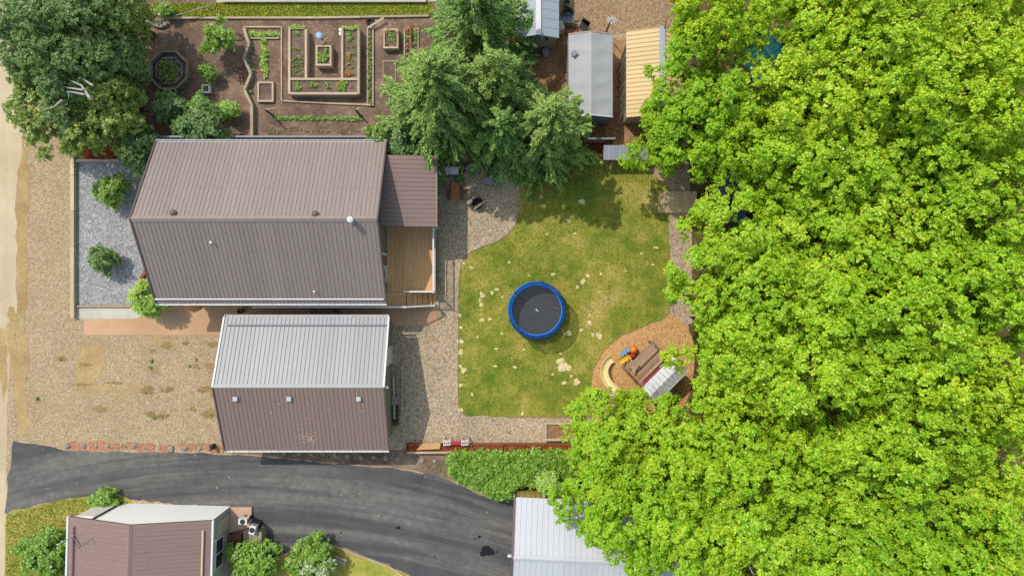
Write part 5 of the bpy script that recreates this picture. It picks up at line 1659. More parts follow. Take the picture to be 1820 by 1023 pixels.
row('olive', 'low yellowish green plant in the right arm of the U-shaped bed', 'low rows in the right arm', 'seedling', 'plant', [(x, y) for y in (84, 94, 107, 120) for x in (614, 619, 624, 629)], .5, (.45, .7), 1.5)
row('green', 'round green cabbage in the bottom of the U-shaped bed', 'cabbages in the bottom bed', 'cabbage', 'plant', [(559, 153), (581, 153), (555, 150), (563, 152), (584, 154), (579, 150)], .5, (.8, 1.1), 1)
row('dark', 'dark green bushy plant in the bottom of the U-shaped bed', 'dark plants in the bottom bed', 'leafy_plant', 'plant', [(608, 147), (610, 151), (612, 156), (607, 154), (613, 148), (611, 160), (606, 159), (528, 149), (531, 154), (533, 158), (528, 159)], .5, (.8, 1.2), 1)
row('orange', 'orange flower at the end of the bottom bed', 'orange flowers of the bottom bed', 'flowering_plant', 'plant', [(599, 153), (601, 150), (623, 153)], .5, (.6, .9), 1)
row('dark', 'green plant in the central planter', 'plants in the central planter', 'leafy_plant', 'plant', [(567, 97), (572, 101), (576, 103), (571, 107), (579, 98), (568, 104), (577, 108), (582, 103), (578, 90)], .5, (.8, 1.1), 1)
row('orange', 'orange marigold in the square flower planter', 'marigolds in the square planter', 'marigold', 'plant', [(686, 57), (690, 55), (704, 58), (686, 80), (701, 77), (703, 80)], .4, (.6, .8), 1)
row('green', 'green plant in the square flower planter', 'greens in the square planter', 'leafy_plant', 'plant', [(694, 62), (697, 66), (694, 69), (698, 72), (693, 59)], .4, (.7, 1.0), 1)
row('orange', 'red orange flower in the bed nearest the spruce', 'flowers in the spruce side bed', 'flowering_plant', 'plant', [(723, 54), (724, 60), (724, 79), (737, 54)], .1, (.6, .8), 1)
row('green', 'green plant in the bed nearest the spruce', 'greens in the spruce side bed', 'leafy_plant', 'plant', [(723, 66), (723, 71), (723, 87), (734, 60), (738, 63), (739, 70), (739, 77), (739, 56)], .1, (.7, 1.0), 1)
row('olive', 'low green plant growing in the octagonal planter', 'plants in the octagonal planter', 'leafy_plant', 'plant', [(299 + 20 * math.sqrt(rg.random()) * math.cos(a), 125 + 20 * math.sqrt(rg.random()) * math.sin(a)) for a in [i * .41 for i in range(38)]], .4, (.6, 1.1), 1)
row('green', 'plant in the tiny white planter', 'plants in the tiny planter', 'leafy_plant', 'plant', [(365, 157), (367, 155), (366, 160)], .25, (.6, .8), 1)
row('olive', 'trailing green weed along the zigzag timber wall', 'weeds along the zigzag wall', 'weed', 'plant', [(446, 84), (444, 92), (442, 100), (441, 108), (446, 116), (449, 124), (449, 132), (446, 148), (442, 155), (445, 163)], .15, (.6, 1.0), 1)
row('olive', 'small weed on the gravel parking area', 'weeds on the gravel drive', 'weed', 'weed', [(270, 640), (268, 655), (290, 690), (262, 700), (300, 735), (272, 740), (350, 640), (380, 700), (378, 735), (340, 650), (110, 640), (66, 710), (760, 830), (745, 826), (780, 836), (790, 845), (815, 858)], .01, (.5, 1.0), 3)

# ------------------------------------------------------------------ rocks along the driveway
def rock_mesh(seed):
    g = np.random.default_rng(seed)
    m = MB().lathe([(.001, -.3), (.7, -.25), (1.0, .1), (.85, .45), (.45, .7), (.001, .78)], (0, 0, 0), 9)
    v = []
    for x, y, z in m.v:
        n = 1 + .18 * math.sin(3 * x + seed) * math.cos(4 * y - seed) + g.uniform(-.12, .12)
        v.append((x * n, y * n * .9, z * n))
    m.v = v
    me = bpy.data.meshes.new('rock')
    me.from_pydata(m.v, [], m.f)
    me.materials.append(M['stone'])
    me.update()
    return me
rocks = [rock_mesh(i) for i in range(5)]
row1 = [(120, 792, 6), (148.6, 791, 5.5), (171, 793, 3.6), (192, 792, 4.5), (217, 792, 2.8), (238, 791, 5), (258, 796, 3), (284, 795, 3), (305, 796.5, 6.2), (328, 796, 5.2), (355, 796, 4.5)]
row2 = [(413, 804, 3), (440, 803, 3.6), (478, 803, 4), (506, 805, 4.5), (532, 805, 4.5), (553, 806, 4), (575, 806, 4.5), (596, 807, 4.5), (618, 809, 5), (641, 812, 4.8), (664, 812, 4), (686, 813, 5), (706, 814, 4.5), (730, 817, 4.8), (751, 817.5, 5), (773, 818, 4.5), (795, 819, 4)]
ow = ['leftmost', 'second', 'third', 'fourth', 'fifth', 'sixth', 'seventh', 'eighth', 'ninth', 'tenth', 'eleventh', 'twelfth', 'thirteenth', 'fourteenth', 'fifteenth', 'sixteenth', 'rightmost']
for lst, phr in ((row1, 'boulder from the left in the row on orange mulch'), (row2, 'boulder from the left in the row below the garage')):
    for i, (x, y, r) in enumerate(lst):
        c = W(x, y, 0)
        o = obj_from(rocks[i % 5], 'boulder', None, c)
        k = r * S()
        o.scale = (k, k, k * .9)
        o.rotation_euler = (0, 0, i * 1.7)
        w_ = ow[i] if i < len(lst) - 1 else 'rightmost'
        tag(o, f"{w_} {phr}" if w_ not in ('leftmost', 'rightmost') else f"{w_} {phr.replace(' from the left', '')}", 'boulder', 'boulders along the driveway')
c = W(375, 795, .5)
tag(MB().box(c.x - .05, c.y - .15, 0, c.x + .05, c.y + .15, .5).box(c.x - .07, c.y - .17, .5, c.x + .07, c.y + .17, .55).build('marker_post', 'dark_metal', None, origin=(c.x, c.y, 0)), 'short dark marker post at the end of the orange mulch', 'post')

# ------------------------------------------------------------------ mulch planter along the lower fence line
mp = thing('timber_planter', 'long timber planter of red mulch above the hedge', 'planter', W(870, 798))
for a, b in ((723, 838), (838, 893), (893, 953), (953, 1022)):
    p, q = W(a, 804, .4), W(b, 804, .4)
    MB().box(p.x + .003, p.y - .05, 0, q.x - .003, p.y + .05, .4).build('front_timber', 'timber', mp)
    p2 = W(a, 790, .3)
    MB().box(p.x + .003, p2.y, 0, q.x - .003, p2.y + .06, .3).build('back_timber', 'plank_brown', mp)
    MB().box(p.x + .03, p.y + .05, 0, q.x - .03, p2.y, .25).build('mulch', 'mulch_red', mp)
    MB().box(q.x - .03, p.y + .05, 0, q.x + .03, p2.y, .38).build('divider', 'plank_brown', mp)
p = W(723, 804, .4)
MB().box(p.x - .06, p.y - .05, 0, p.x, W(0, 790, .3).y + .06, .4).build('end_timber', 'plank_brown', mp)
o = MB().add([(*W(740, 799, .42)[:2], .41), (*W(782, 797, .45)[:2], .44), (*W(783, 786, .5)[:2], .5), (*W(752, 787, .5)[:2], .5), (*W(740, 799, .42)[:2], .44), (*W(782, 797, .45)[:2], .47), (*W(783, 786, .5)[:2], .53), (*W(752, 787, .5)[:2], .53)], [(3, 2, 1, 0), (4, 5, 6, 7), (0, 1, 5, 4), (1, 2, 6, 5), (2, 3, 7, 6), (3, 0, 4, 7)]).build('plywood_board', 'plywood', None, origin=W(762, 792, .4))
tag(o, 'plywood board lying over the left end of the mulch planter', 'board')
ct = W(810, 787, .6)
ca = thing('sawhorse_bench', 'white metal folding bench with red middle beside the planter', 'bench', (ct.x, ct.y, 0))
for s in (-1, 1):
    f = MB()
    x = ct.x + s * .52
    f.bar((x - .2, ct.y + .12, .6), (x + .2, ct.y + .16, .6), .05, .04).bar((x - .2, ct.y - .12, .6), (x + .2, ct.y - .08, .6), .05, .04)
    for dx in (-.17, -.05, .07, .19):
        f.bar((x + dx, ct.y - .12, .6), (x + dx, ct.y + .16, .6), .04, .03)
    f.build('end_frame', 'white_paint', ca)
    for dx in (-.18, .18):
        MB().bar((x + dx, ct.y - .1, .6), (x + dx, ct.y - .22, 0), .04, .04).build('leg', 'white_paint', ca)
        MB().bar((x + dx, ct.y + .14, .6), (x + dx, ct.y + .26, 0), .04, .04).build('leg', 'white_paint', ca)
MB().box(ct.x - .3, ct.y - .1, .56, ct.x + .32, ct.y + .1, .6).build('seat', 'toy_red', ca)

# ------------------------------------------------------------------ trampoline
tc = W(954, 551, .72)
tp = thing('trampoline', 'round trampoline with bright blue padding and black safety net', 'trampoline', (tc.x, tc.y, 0))
TR, TH = 1.66, .72
def annulus(m, r0, r1, z0, z1, n=64):
    vs, fs = [], []
    prof = [(r0, z0), (r0 + .02, z1), (r1 - .02, z1), (r1, z0 - .05)]
    for r, z in prof:
        for k in range(n):
            a = 2 * math.pi * k / n
            vs.append((tc.x + r * math.cos(a), tc.y + r * math.sin(a), z))
    for i in range(3):
        for k in range(n):
            fs.append((i * n + k, (i + 1) * n + k, (i + 1) * n + (k + 1) % n, i * n + (k + 1) % n)[::-1])
    return m.add(vs, fs)
for k in range(8):
    vs, fs = [], []
    n_ = 8
    dz = .012 * (k % 2) + .008 * math.sin(k * 2.3)
    for i in range(n_ + 1):
        a = (k + .012 + .976 * i / n_) * math.pi / 4 + .2
        bul = .012 * math.sin(math.pi * i / n_)
        for r, z in ((TR - .25, TH - .01), (TR - .22, TH + .045 + dz), (TR - .03, TH + .05 + dz + bul), (TR + bul, TH - .05)):
            vs.append((tc.x + r * math.cos(a), tc.y + r * math.sin(a), z))
    for i in range(n_):
        for j in range(3):
            fs.append((i * 4 + j, i * 4 + j + 1, (i + 1) * 4 + j + 1, (i + 1) * 4 + j))
    MB().add(vs, fs).build('safety_pad', 'blue_vinyl', tp)
m = MB().lathe([(TR - .22, TH - .02), (TR * .4, TH - .035), (.001, TH - .04)], (tc.x, tc.y, 0), 64)
m.build('mat', 'jump_mat', tp)
torus(tc.x, tc.y, TH - .03, TR - .06, .03, 64, 8).build('frame_ring', 'grey_metal', tp, smooth=True)
for k in range(6):
    a = k * math.pi / 3 + .35
    x, y = tc.x + (TR - .08) * math.cos(a), tc.y + (TR - .08) * math.sin(a)
    MB().tube([(x, y, TH - .03), (x, y, .03)], .025, 8).build('leg', 'grey_metal', tp)
    x2, y2 = tc.x + (TR + .03) * math.cos(a), tc.y + (TR + .03) * math.sin(a)
    po = MB().tube([(x2, y2, .2), (x2, y2, 1.75), (tc.x + (TR - .06) * math.cos(a), tc.y + (TR - .06) * math.sin(a), 1.85)], .022, 8).build('net_pole', 'black_plastic', tp)
torus(tc.x, tc.y, 1.84, TR - .06, .02, 64, 6).build('net_ring', 'black_plastic', tp)
def mat_net():
    t = NT('safety_net')
    d = t.n('ShaderNodeBsdfDiffuse')
    d.inputs[0].default_value = (0.01, 0.01, 0.01, 1)
    tr = t.n('ShaderNodeBsdfTransparent')
    mx = t.n('ShaderNodeMixShader')
    mx.inputs[0].default_value = 0.62
    t.l(tr.outputs[0], mx.inputs[1]); t.l(d.outputs[0], mx.inputs[2])
    t.l(mx.outputs[0], t.out.inputs[0])
    M['safety_net'] = t.m
mat_net()
vs, fs = [], []
n = 64
for i, (z, r) in enumerate(((TH + .05, TR - .2), (1.3, TR - .12), (1.84, TR - .06))):
    for k in range(n):
        a = 2 * math.pi * k / n
        vs.append((tc.x + r * math.cos(a), tc.y + r * math.sin(a), z))
for i in range(2):
    for k in range(n):
        fs.append((i * n + k, i * n + (k + 1) % n, (i + 1) * n + (k + 1) % n, (i + 1) * n + k))
MB().add(vs, fs).build('net', 'safety_net', tp)
rl = random.Random(12)
lm = MB()
for i in range(26):
    a, r = rl.uniform(0, 6.28), 1.3 * math.sqrt(rl.random())
    x, y, s = tc.x + r * math.cos(a) + .1, tc.y + r * math.sin(a) - .1, rl.uniform(.008, .02)
    an_ = rl.uniform(0, 3)
    c_, s_ = math.cos(an_) * s, math.sin(an_) * s
    lm.add([(x - c_, y - s_, TH - .012), (x + s_, y - c_, TH - .01), (x + c_, y + s_, TH - .012), (x - s_, y + c_, TH - .01)], [(0, 1, 2, 3)])
tag(lm.build('fallen_leaves', 'dry_grass'), 'scattered dry leaves lying on the trampoline mat', 'leaves', kind='stuff')
tag(MB().bar((tc.x - .05, tc.y + .06, TH + .0), (tc.x + .08, tc.y - .07, TH + .0), .045, .02).build('toy_stick', 'white_paint', None, origin=(tc.x, tc.y, TH - .01)), 'small white stick lying in the middle of the trampoline', 'stick')

# ------------------------------------------------------------------ playhouse, slide and toy
pc = W(1163, 660, 1.4)
ph = thing('playhouse', 'wooden playhouse with white metal roof and red trim', 'playhouse', (pc.x, pc.y, 0), math.radians(45))
# local: x along the SW-NE length, y towards the north-west side
L_ = 1.15
DZp = 1.1
def pl_(mb, nm, mt, par=None):
    return mb.build(nm, mt, par or ph, local=True)
for i in range(9):
    y = .02 + i * .135
    pl_(MB().box(-.78 if 3 <= i <= 7 else -L_ + .1, y, DZp - .04, L_ - .02, y + .127, DZp + .004 * (i % 2)), 'deck_board', 'play_wood')
for x in (-L_ + .1, L_ - .05):
    for y in (.05, 1.2, -1.05):
        pl_(MB().box(x - .05, y - .05, 0, x + .05, y + .05, DZp + (.9 if y != .05 else 1.0)), 'post', 'play_wood')
pl_(MB().bar((-.7, 1.2, DZp + .85), (L_ - .05, 1.2, DZp + .85), .09, .05), 'hand_rail', 'play_wood')
pl_(MB().bar((L_ - .05, 0, DZp + .85), (L_ - .05, 1.25, DZp + .85), .09, .05), 'hand_rail', 'play_wood')
pl_(MB().bar((-L_ + .08, 1.26, .05), (-L_ + .16, .62, DZp + .3), .07, .05).bar((-.45, 1.5, .05), (-.37, .85, DZp + .3), .07, .05), 'ladder_rail', 'play_wood')
for i in range(6):
    t_ = (i + .5) / 6
    pl_(MB().bar((-L_ + .08 + .08 * t_, 1.26 - .64 * t_, .05 + (DZp + .25) * t_), (-.45 + .08 * t_, 1.5 - .65 * t_, .05 + (DZp + .25) * t_), .07, .04), 'ladder_rung', 'play_wood')
rw = 1.0
prl = pl_(MB().box(-L_ - .1, -1.2, 1.95, L_ + .15, 0.05, 1.99), 'roof', 'white_paint')
for i in range(9):
    x = -L_ - .1 + i * (2 * L_ + .25) / 9
    w_ = (2 * L_ + .25) / 9
    hh = .03 + .02 * (i % 2)
    pl_(MB().add([(x + .012, .04, 1.993), (x + w_ - .012, .04, 1.993), (x + w_ - .012, -.6, 2.22 + hh), (x + .012, -.6, 2.22 + hh), (x + w_ - .012, -1.22, 1.97), (x + .012, -1.22, 1.97)], [(0, 1, 2, 3), (3, 2, 4, 5)]), 'roof_panel', 'roof_weathered', prl)
pl_(MB().bar((-L_ - .1, .08, 2.0), (L_ * .45, .08, 2.0), .13, .06), 'red_trim', 'trim_red')
pl_(MB().add([(-L_ - .02, .0, 0.9), (-L_ - .02, -1.15, .9), (-L_ - .02, -1.15, 1.95), (-L_ - .02, -.6, 2.2), (-L_ - .02, 0, 1.95)], [(0, 1, 2, 3, 4)]), 'end_wall', 'fence_grey')
pl_(MB().box(-L_, -1.13, .05, L_, -1.08, 1.95), 'back_wall', 'play_wood')
# curved slide
sl = thing('slide', 'cream curved plastic slide on the wood chips', 'slide', W(1075, 665))
sp_ = [((1087, 637), .12), ((1079, 644), .2), ((1074, 656), .4), ((1075, 668), .62), ((1081, 680), .85), ((1091, 690), 1.05), ((1101, 697), 1.15)]
cl = [W(x, y, z) for (x, y), z in sp_]
dense = []
for i in range(len(cl) - 1):
    p0, p1, p2, p3 = cl[max(i - 1, 0)], cl[i], cl[i + 1], cl[min(i + 2, len(cl) - 1)]
    for k in range(5):
        t_ = k / 5
        dense.append(0.5 * ((2 * p1) + (p2 - p0) * t_ + (2 * p0 - 5 * p1 + 4 * p2 - p3) * t_ * t_ + (3 * p1 - p0 - 3 * p2 + p3) * t_ ** 3))
dense.append(cl[-1])
vs, fs = [], []
prof = [(-.22, .02), (-.23, .16), (-.19, .17), (-.16, .05), (0, .02), (.16, .05), (.19, .17), (.23, .16), (.22, .02)]
for i, p in enumerate(dense):
    d = (dense[min(i + 1, len(dense) - 1)] - dense[max(i - 1, 0)])
    d.z = 0
    d.normalize()
    s = Vector((d.y, -d.x, 0))
    for a, b in prof:
        vs.append(p + s * a + Vector((0, 0, b)))
kp = len(prof)
for i in range(len(dense) - 1):
    for j in range(kp - 1):
        fs.append((i * kp + j, i * kp + j + 1, (i + 1) * kp + j + 1, (i + 1) * kp + j))
MB().add(vs, fs).build('chute', 'slide_cream', sl, smooth=True)
e = W(1094, 701, .9)
MB().box(e.x - .28, e.y - .06, 0, e.x + .25, e.y + .02, .95).build('support_board', 'white_paint', sl)
MB().box(e.x - .28, e.y - .4, .85, e.x + .4, e.y - .07, .9).build('platform', 'play_wood', sl)
for (x, y), z in (sp_[1], sp_[3], sp_[5]):
    q = W(x, y, z)
    MB().tube([(q.x, q.y, 0), (q.x, q.y, z)], .03, 8).build('support', 'grey_metal', sl)
# toddler play toy
ty = thing('toddler_climber', 'small plastic toddler climber, yellow slide and orange top', 'toy', W(1116, 630))
def at(px, py, z):
    v = W(px, py, z)
    return Vector((v.x, v.y, z))
y_ = MB()
a, b = at(1119, 632, .5), at(1101, 643, .08)
d = (b - a).normalized()
s = Vector((d.y, -d.x, 0)).normalized() * .17
vs = []
for t_, z in ((0, 0), (.35, -.08), (.7, -.06), (1, .02)):
    p = a.lerp(b, t_) + Vector((0, 0, z))
    vs += [p - s + Vector((0, 0, .09)), p - s * .8, p + s * .8, p + s + Vector((0, 0, .09))]
fs = []
for i in range(3):
    for j in range(3):
        fs.append((i * 4 + j, i * 4 + j + 1, (i + 1) * 4 + j + 1, (i + 1) * 4 + j))
y_.add(vs, fs).build('slide_chute', 'toy_yellow', ty, smooth=True)
q = at(1124, 620, 0)
MB().lathe([(.2, 0), (.24, .3), (.22, .5), (.12, .62), (.001, .65)], q, 16).build('tower', 'toy_orange', ty, smooth=True)
q = at(1112, 622, 0)
bs = MB()
for i, (dx, dy) in enumerate(((-.22, -.22), (-.08, -.08), (.06, .06))):
    bs.box(q.x + dx - .08, q.y + dy - .14, .0, q.x + dx + .1, q.y + dy + .14, .16 + .13 * i)
bs.build('steps', 'toy_blue', ty)
q = at(1123, 631, .4)
MB().box(q.x - .12, q.y - .12, .0, q.x + .16, q.y + .1, .45).build('side_panel', 'toy_red', ty)
q = at(1129, 639, .1)
ring(MB(), (q.x, q.y, .15), .15, (Vector((.8, .6, 0)), Vector((-.6, .8, .3)).normalized()), .03).build('hoop', 'dark_metal', ty)
MB().tube([(q.x, q.y, 0), at(1124, 632, .3)], .03, 8).build('hoop_post', 'dark_metal', ty)

# ------------------------------------------------------------------ yard furniture
t = W(809, 340, .72)
pt_ = thing('picnic_table', 'reddish wooden picnic table beside the porch roof', 'picnic table', (t.x, t.y, 0))
for i in range(4):
    x = t.x - .24 + i * .122
    MB().box(x, t.y - .46, .69, x + .114, t.y + .46, .73).build('top_board', 'picnic', pt_)
for s in (-1, 1):
    for k in range(2):
        x = t.x + s * .40 - .1 + k * .1 + (0.02 if s > 0 else 0)
        MB().box(x, t.y - .44, .40, x + .09, t.y + .44, .44).build('bench_board', 'plank_brown', pt_)
for y in (-.3, .3):
    MB().bar((t.x - .45, t.y + y, .37), (t.x + .45, t.y + y, .37), .05, .07).build('cross_beam', 'plank_brown', pt_)
    for s in (-1, 1):
        MB().bar((t.x + s * .15, t.y + y, .68), (t.x + s * .36, t.y + y, 0.02), .05, .07).build('leg', 'plank_brown', pt_)
t = W(849, 361, .4)
kf = thing('fire_pit', 'black round fire pit bowl with sticks across it', 'fire pit', (t.x, t.y, 0))
MB().lathe([(.12, .05), (.3, .2), (.34, .38), (.31, .38), (.25, .24), (.001, .16)], (t.x, t.y, 0), 24).build('bowl', 'black_plastic', kf, smooth=True)
for k in range(3):
    a = k * 2.1 + .4
    MB().tube([(t.x + .2 * math.cos(a), t.y + .2 * math.sin(a), .15), (t.x + .32 * math.cos(a), t.y + .32 * math.sin(a), 0)], .02, 6).build('leg', 'dark_metal', kf)
for i, (p, q, lb) in enumerate([((843, 368), (864, 356), 'pale stick lying across the fire pit, longer one'), ((842, 372), (858, 362), 'pale stick lying across the fire pit, shorter one')]):
    tag(MB().tube([W(*p, .42), W(*q, .46)], .025, 6).build('stick', 'timber', None, origin=W(*p, .4)), lb, 'stick')
tag(MB().lathe([(.14, 0), (.15, .25), (.001, .25)], W(834, 361), 12).build('stump', 'timber_grey', None, origin=W(834, 361)), 'small wooden stump beside the fire pit', 'stump')
for (x0, y0, x1, y1, h, mt, lb) in [(780, 297, 797, 310, .7, 'bin_green', 'grey green lidded storage box under the spruce, left one'), (799, 297, 814, 309, .65, 'bin_green', 'grey green lidded storage box under the spruce, right one')]:
    a, b = W(x0, y1, h), W(x1, y0, h)
    r = thing('storage_box', lb, 'box', ((a.x + b.x) / 2, (a.y + b.y) / 2, 0))
    MB().box(a.x, a.y, 0, b.x, b.y, h - .08).build('body', mt, r)
    MB().box(a.x - .02, a.y - .02, h - .08, b.x + .02, b.y + .02, h).build('lid', 'white_paint', r)
t = W(823, 302, .3)
tag(MB().lathe([(.13, 0), (.17, .3), (.15, .3), (.12, .03), (.001, .03)], (t.x, t.y, 0), 18).build('bucket', 'pink_plastic', None, origin=(t.x, t.y, 0)), 'bright pink plastic bucket under the spruce', 'bucket')
t = W(832, 298, .25)
tag(MB().lathe([(.001, 0), (.12, .03), (.2, .12), (.23, .23), (.2, .34), (.12, .43), (.001, .46)], (t.x, t.y, 0), 20).build('ball', 'purple_plastic', None, True, origin=(t.x, t.y, 0)), 'purple blue play ball under the spruce', 'ball')
a, b = W(860, 327, .45), W(889, 314, .45)
r = thing('garden_bench', 'grey slatted bench under the spruce at the lawn edge', 'bench', ((a.x + b.x) / 2, (a.y + b.y) / 2, 0))
for i in range(4):
    y = a.y + i * .1
    MB().box(a.x, y, .42, b.x, y + .085, .45).build('seat_slat', 'grey_metal', r)
for x in (a.x + .06, b.x - .1):
    MB().box(x, a.y, 0, x + .05, a.y + .05, .42).build('leg', 'dark_metal', r)
    MB().box(x, b.y - .05, 0, x + .05, b.y, .42).build('leg', 'dark_metal', r)
t = W(777, 488, .7)
tag(MB().lathe([(.07, 0), (.09, .05), (.1, .3), (.07, .36), (.03, .38), (.001, .38)], (t.x, t.y, 0.02), 14).build('watering_can', 'toy_blue', None, origin=(t.x, t.y, 0)), 'small teal watering can beside the deck rail', 'watering can')
cs = W(776, 541, .6)
tag(MB().box(cs.x - .07, cs.y - .28, 0, cs.x + .07, cs.y + .28, .10).build('step_stone', 'concrete', None, origin=(cs.x, cs.y, 0)), 'narrow pale concrete strip at the foot of the deck steps', 'step')

wp = thing('wooden_pad', 'small wooden boardwalk pad at the top of the gravel path', 'boardwalk', W(1205, 360))
for i in range(9):
    a, b = W(1170 + i * 7.6, 378, .12), W(1170 + (i + 1) * 7.6, 340, .12)
    MB().box(a.x + .005, a.y, .02, b.x - .005, b.y, .12).build('board', 'ramp_pad', wp)
fbx = frame_bed('timber edged bed beside the gravel path under maples', 1226, 500, 1262, 562, .25, .10, soilmat='soil_back')

# wooden bench on the curved lawn
t = W(604, 996, .45)
r = thing('garden_bench', 'weathered wooden slat bench beside the flowering shrub', 'bench', (t.x, t.y, 0), math.radians(-22))
for i in range(4):
    lbuild(MB().box(-.36, -.22 + i * .115, .42, .36, -.12 + i * .115, .45), 'seat_slat', 'timber_grey', r)
for x in (-.32, .27):
    lbuild(MB().box(x, -.2, 0, x + .05, .2, .42), 'leg', 'timber_grey', r)

ce = thing('curb_edging', 'timber curb along the curved lawn and driveway', 'curb', W(600, 975))
cp = [(484, 1003), (506, 985), (545, 965), (592, 968), (641, 986), (692, 1005), (745, 1041)]
for a, b in zip(cp[:-1], cp[1:]):
    timber_bar(ce, W(*a), W(*b), .10, .12, 'timber')

# ------------------------------------------------------------------ clutter behind the sheds
t = W(1087, 32, 2.6)
bw_ = W(1081, 60, 0)
wm = thing('garden_windmill', 'white bladed garden windmill behind the grey shelter', 'windmill', (t.x, t.y, 0))
MB().tube([(t.x, t.y, 0), (t.x, t.y, 2.6)], [.05, .03], 8).build('pole', 'rust', wm)
for k in range(8):
    a = k * math.pi / 4
    d = Vector((math.cos(a) * .94, math.sin(a) * .55, .3 * math.sin(a)))
    c = Vector((t.x, t.y - .12, 2.6))
    s = Vector((-math.sin(a), math.cos(a) * .6, .4 * math.cos(a))) * .06
    MB().add([c + d * .05 - s * .4, c + d * .3 - s, c + d * .3 + s, c + d * .05 + s * .4], [(0, 1, 2, 3)]).build('blade', 'white_paint', wm)
MB().lathe([(.001, -.04), (.06, 0), (.001, .05)], (t.x, t.y - .12, 2.6), 10).build('hub', 'grey_metal', wm)
t = W(1010, 23, .12)
tag(torus(t.x, t.y, .12, .22, .1).build('tyre', 'rubber', None, True, origin=(t.x, t.y, 0)), 'black tyre lying behind the pale blue shed', 'tyre')
t = W(1038, 46, .5)
ch = thing('folding_chair', 'black tipped folding chair behind the grey shelter', 'chair', (t.x, t.y, 0), math.radians(-30))
lbuild(MB().box(-.25, -.22, .40, .25, .22, .44), 'seat', 'black_plastic', ch)
lbuild(MB().box(-.25, .2, .44, .25, .25, .85), 'backrest', 'black_plastic', ch)
for x in (-.22, .22):
    for y in (-.2, .22):
        lbuild(MB().tube([(x, y, .4), (x * 1.1, y * 1.15, 0)], .02, 6), 'leg', 'dark_metal', ch)
t = W(995, 46, 1.2)
ub_ = thing('utility_box', 'white metal utility box at the corner of the pale blue shed', 'box', (t.x, t.y, 0), math.radians(20))
lbuild(MB().box(-.2, -.25, .5, .2, .25, 1.2), 'case', 'white_paint', ub_)
lbuild(MB().box(-.22, -.27, 1.2, .22, .27, 1.25), 'lid', 'siding_cream', ub_)
lbuild(MB().box(-.15, -.2, 0, .15, .2, .5), 'stand', 'timber_grey', ub_)
t = W(1016, 52, .3)
fr = thing('cold_frame', 'small rectangular timber cold frame lying by the shelter', 'cold frame', (t.x, t.y, 0))
for a, b in (((-.3, -.2), (.3, -.2)), ((-.3, .2), (.3, .2)), ((-.3, -.14), (-.3, .14)), ((.3, -.14), (.3, .14))):
    timber_bar(fr, (t.x + a[0], t.y + a[1], .02), (t.x + b[0], t.y + b[1], .02), .09, .09, 'plank_brown')
t = W(1008, 33, .5)
wb = thing('wheelbarrow', 'grey wheelbarrow tray behind the pale blue shed', 'wheelbarrow', (t.x, t.y, 0))
MB().add([(t.x - .3, t.y - .2, .3), (t.x + .3, t.y - .2, .3), (t.x + .3, t.y + .2, .3), (t.x - .3, t.y + .2, .3), (t.x - .42, t.y - .28, .55), (t.x + .42, t.y - .28, .55), (t.x + .42, t.y + .28, .55), (t.x - .42, t.y + .28, .55)], [(0, 1, 2, 3), (0, 4, 5, 1), (1, 5, 6, 2), (2, 6, 7, 3), (3, 7, 4, 0)]).build('tray', 'fence_grey', wb)
for s in (-1, 1):
    MB().tube([(t.x - .5, t.y + s * .12, .2), (t.x + .8, t.y + s * .26, .42)], .02, 6).build('handle', 'timber', wb)
    MB().tube([(t.x + .25, t.y + s * .18, .3), (t.x + .3, t.y + s * .2, 0)], .02, 6).build('leg', 'dark_metal', wb)
ring(MB(), (t.x - .55, t.y, .17), .16, (Vector((1, 0, 0)), Vector((0, 0, 1))), .04).build('wheel', 'rubber', wb)
t = W(1007, 4, .4)
tag(MB().lathe([(.16, 0), (.2, .4), (.18, .4), (.15, .05), (.001, .05)], (t.x, t.y, 0), 16).build('plant_tub', 'bin_green', None, origin=(t.x, t.y, 0)), 'green plastic tub at the top edge behind the shed', 'tub')
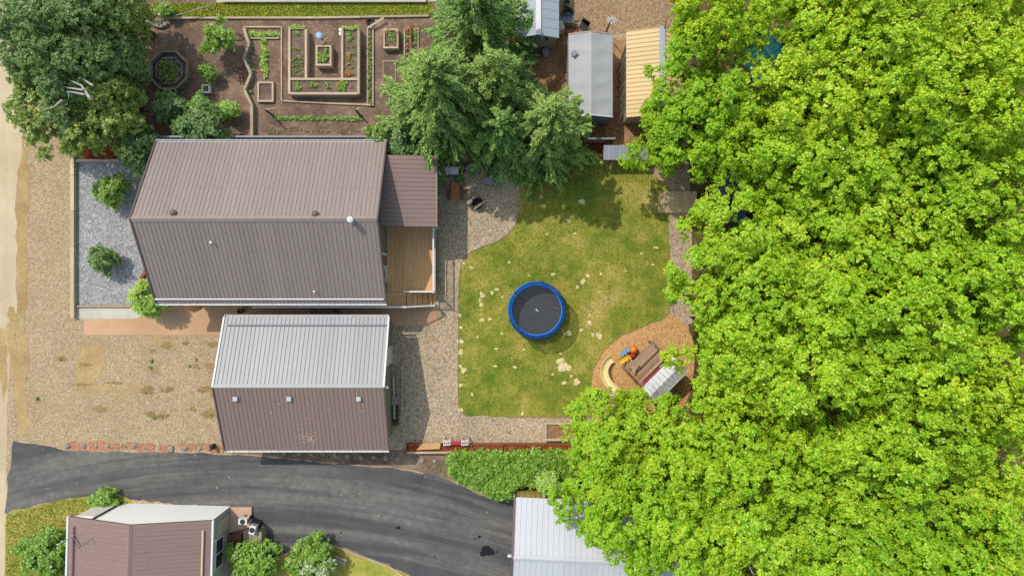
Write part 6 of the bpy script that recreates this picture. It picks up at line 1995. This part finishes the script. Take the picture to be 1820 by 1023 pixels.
tag(MB().tube([W(1180, 53, 3.0), W(1184, 40, 3.3), W(1188, 27, 3.3)], .02, 6).tube([W(1180, 53, 3.0), (W(1180, 53, 3.0).x, W(1180, 53, 3.0).y + .05, 0)], .03, 6).build('aerial_pole', 'dark_metal', None, origin=W(1180, 53)), 'thin dark bent pole behind the tan roofed shed', 'pole')

# ------------------------------------------------------------------ car under the maples
t = W(1292, 335)
car = thing('parked_car', 'blue grey car parked under the maples, barely visible', 'car', (t.x, t.y, 0), math.radians(90))
sec = [(-2.1, .45, .75), (-2.05, .4, .95), (-1.3, .35, 1.0), (-.75, .35, 1.42), (.55, .35, 1.45), (1.15, .35, 1.02), (2.0, .38, .88), (2.1, .45, .7)]
vs, fs = [], []
for x, z0, z1 in sec:
    hw = .86 if abs(x) < 1.9 else .76
    tw = .62 if z1 > 1.2 else hw * .92
    vs += [(x, -hw, z0), (x, -hw, min(z1, .92)), (x, -tw, z1), (x, tw, z1), (x, hw, min(z1, .92)), (x, hw, z0)]
for i in range(len(sec) - 1):
    for j in range(5):
        fs.append((i * 6 + j, i * 6 + j + 1, (i + 1) * 6 + j + 1, (i + 1) * 6 + j)[::-1])
fs += [(0, 1, 2, 3, 4, 5), tuple(range(len(vs) - 6, len(vs)))[::-1]]
lbuild(MB().add(vs, fs), 'body', 'car_paint', car)
lbuild(MB().add([(.6, -.6, 1.44), (.6, .6, 1.44), (1.13, .72, 1.05), (1.13, -.72, 1.05)], [(0, 3, 2, 1)]), 'windscreen', 'glass_dark', car).location = (.015, 0, .015)
lbuild(MB().add([(-.78, -.6, 1.42), (-.78, .6, 1.42), (-1.28, .72, 1.03), (-1.28, -.72, 1.03)], [(0, 1, 2, 3)]), 'rear_window', 'glass_dark', car).location = (-.015, 0, .015)
for x in (-1.3, 1.3):
    for s in (-1, 1):
        w_ = lbuild(ring(MB(), (x, s * .8, .32), .24, (Vector((1, 0, 0)), Vector((0, 0, 1))), .09), 'wheel', 'rubber', car)
        lbuild(MB().tube([(x, s * .76, .32), (x, s * .86, .32)], .16, 12), 'rim', 'grey_metal', car, w_)
for s in (-1, 1):
    lbuild(MB().box(2.04, s * .55 - .14, .62, 2.11, s * .55 + .14, .74), 'headlight', 'white_paint', car)
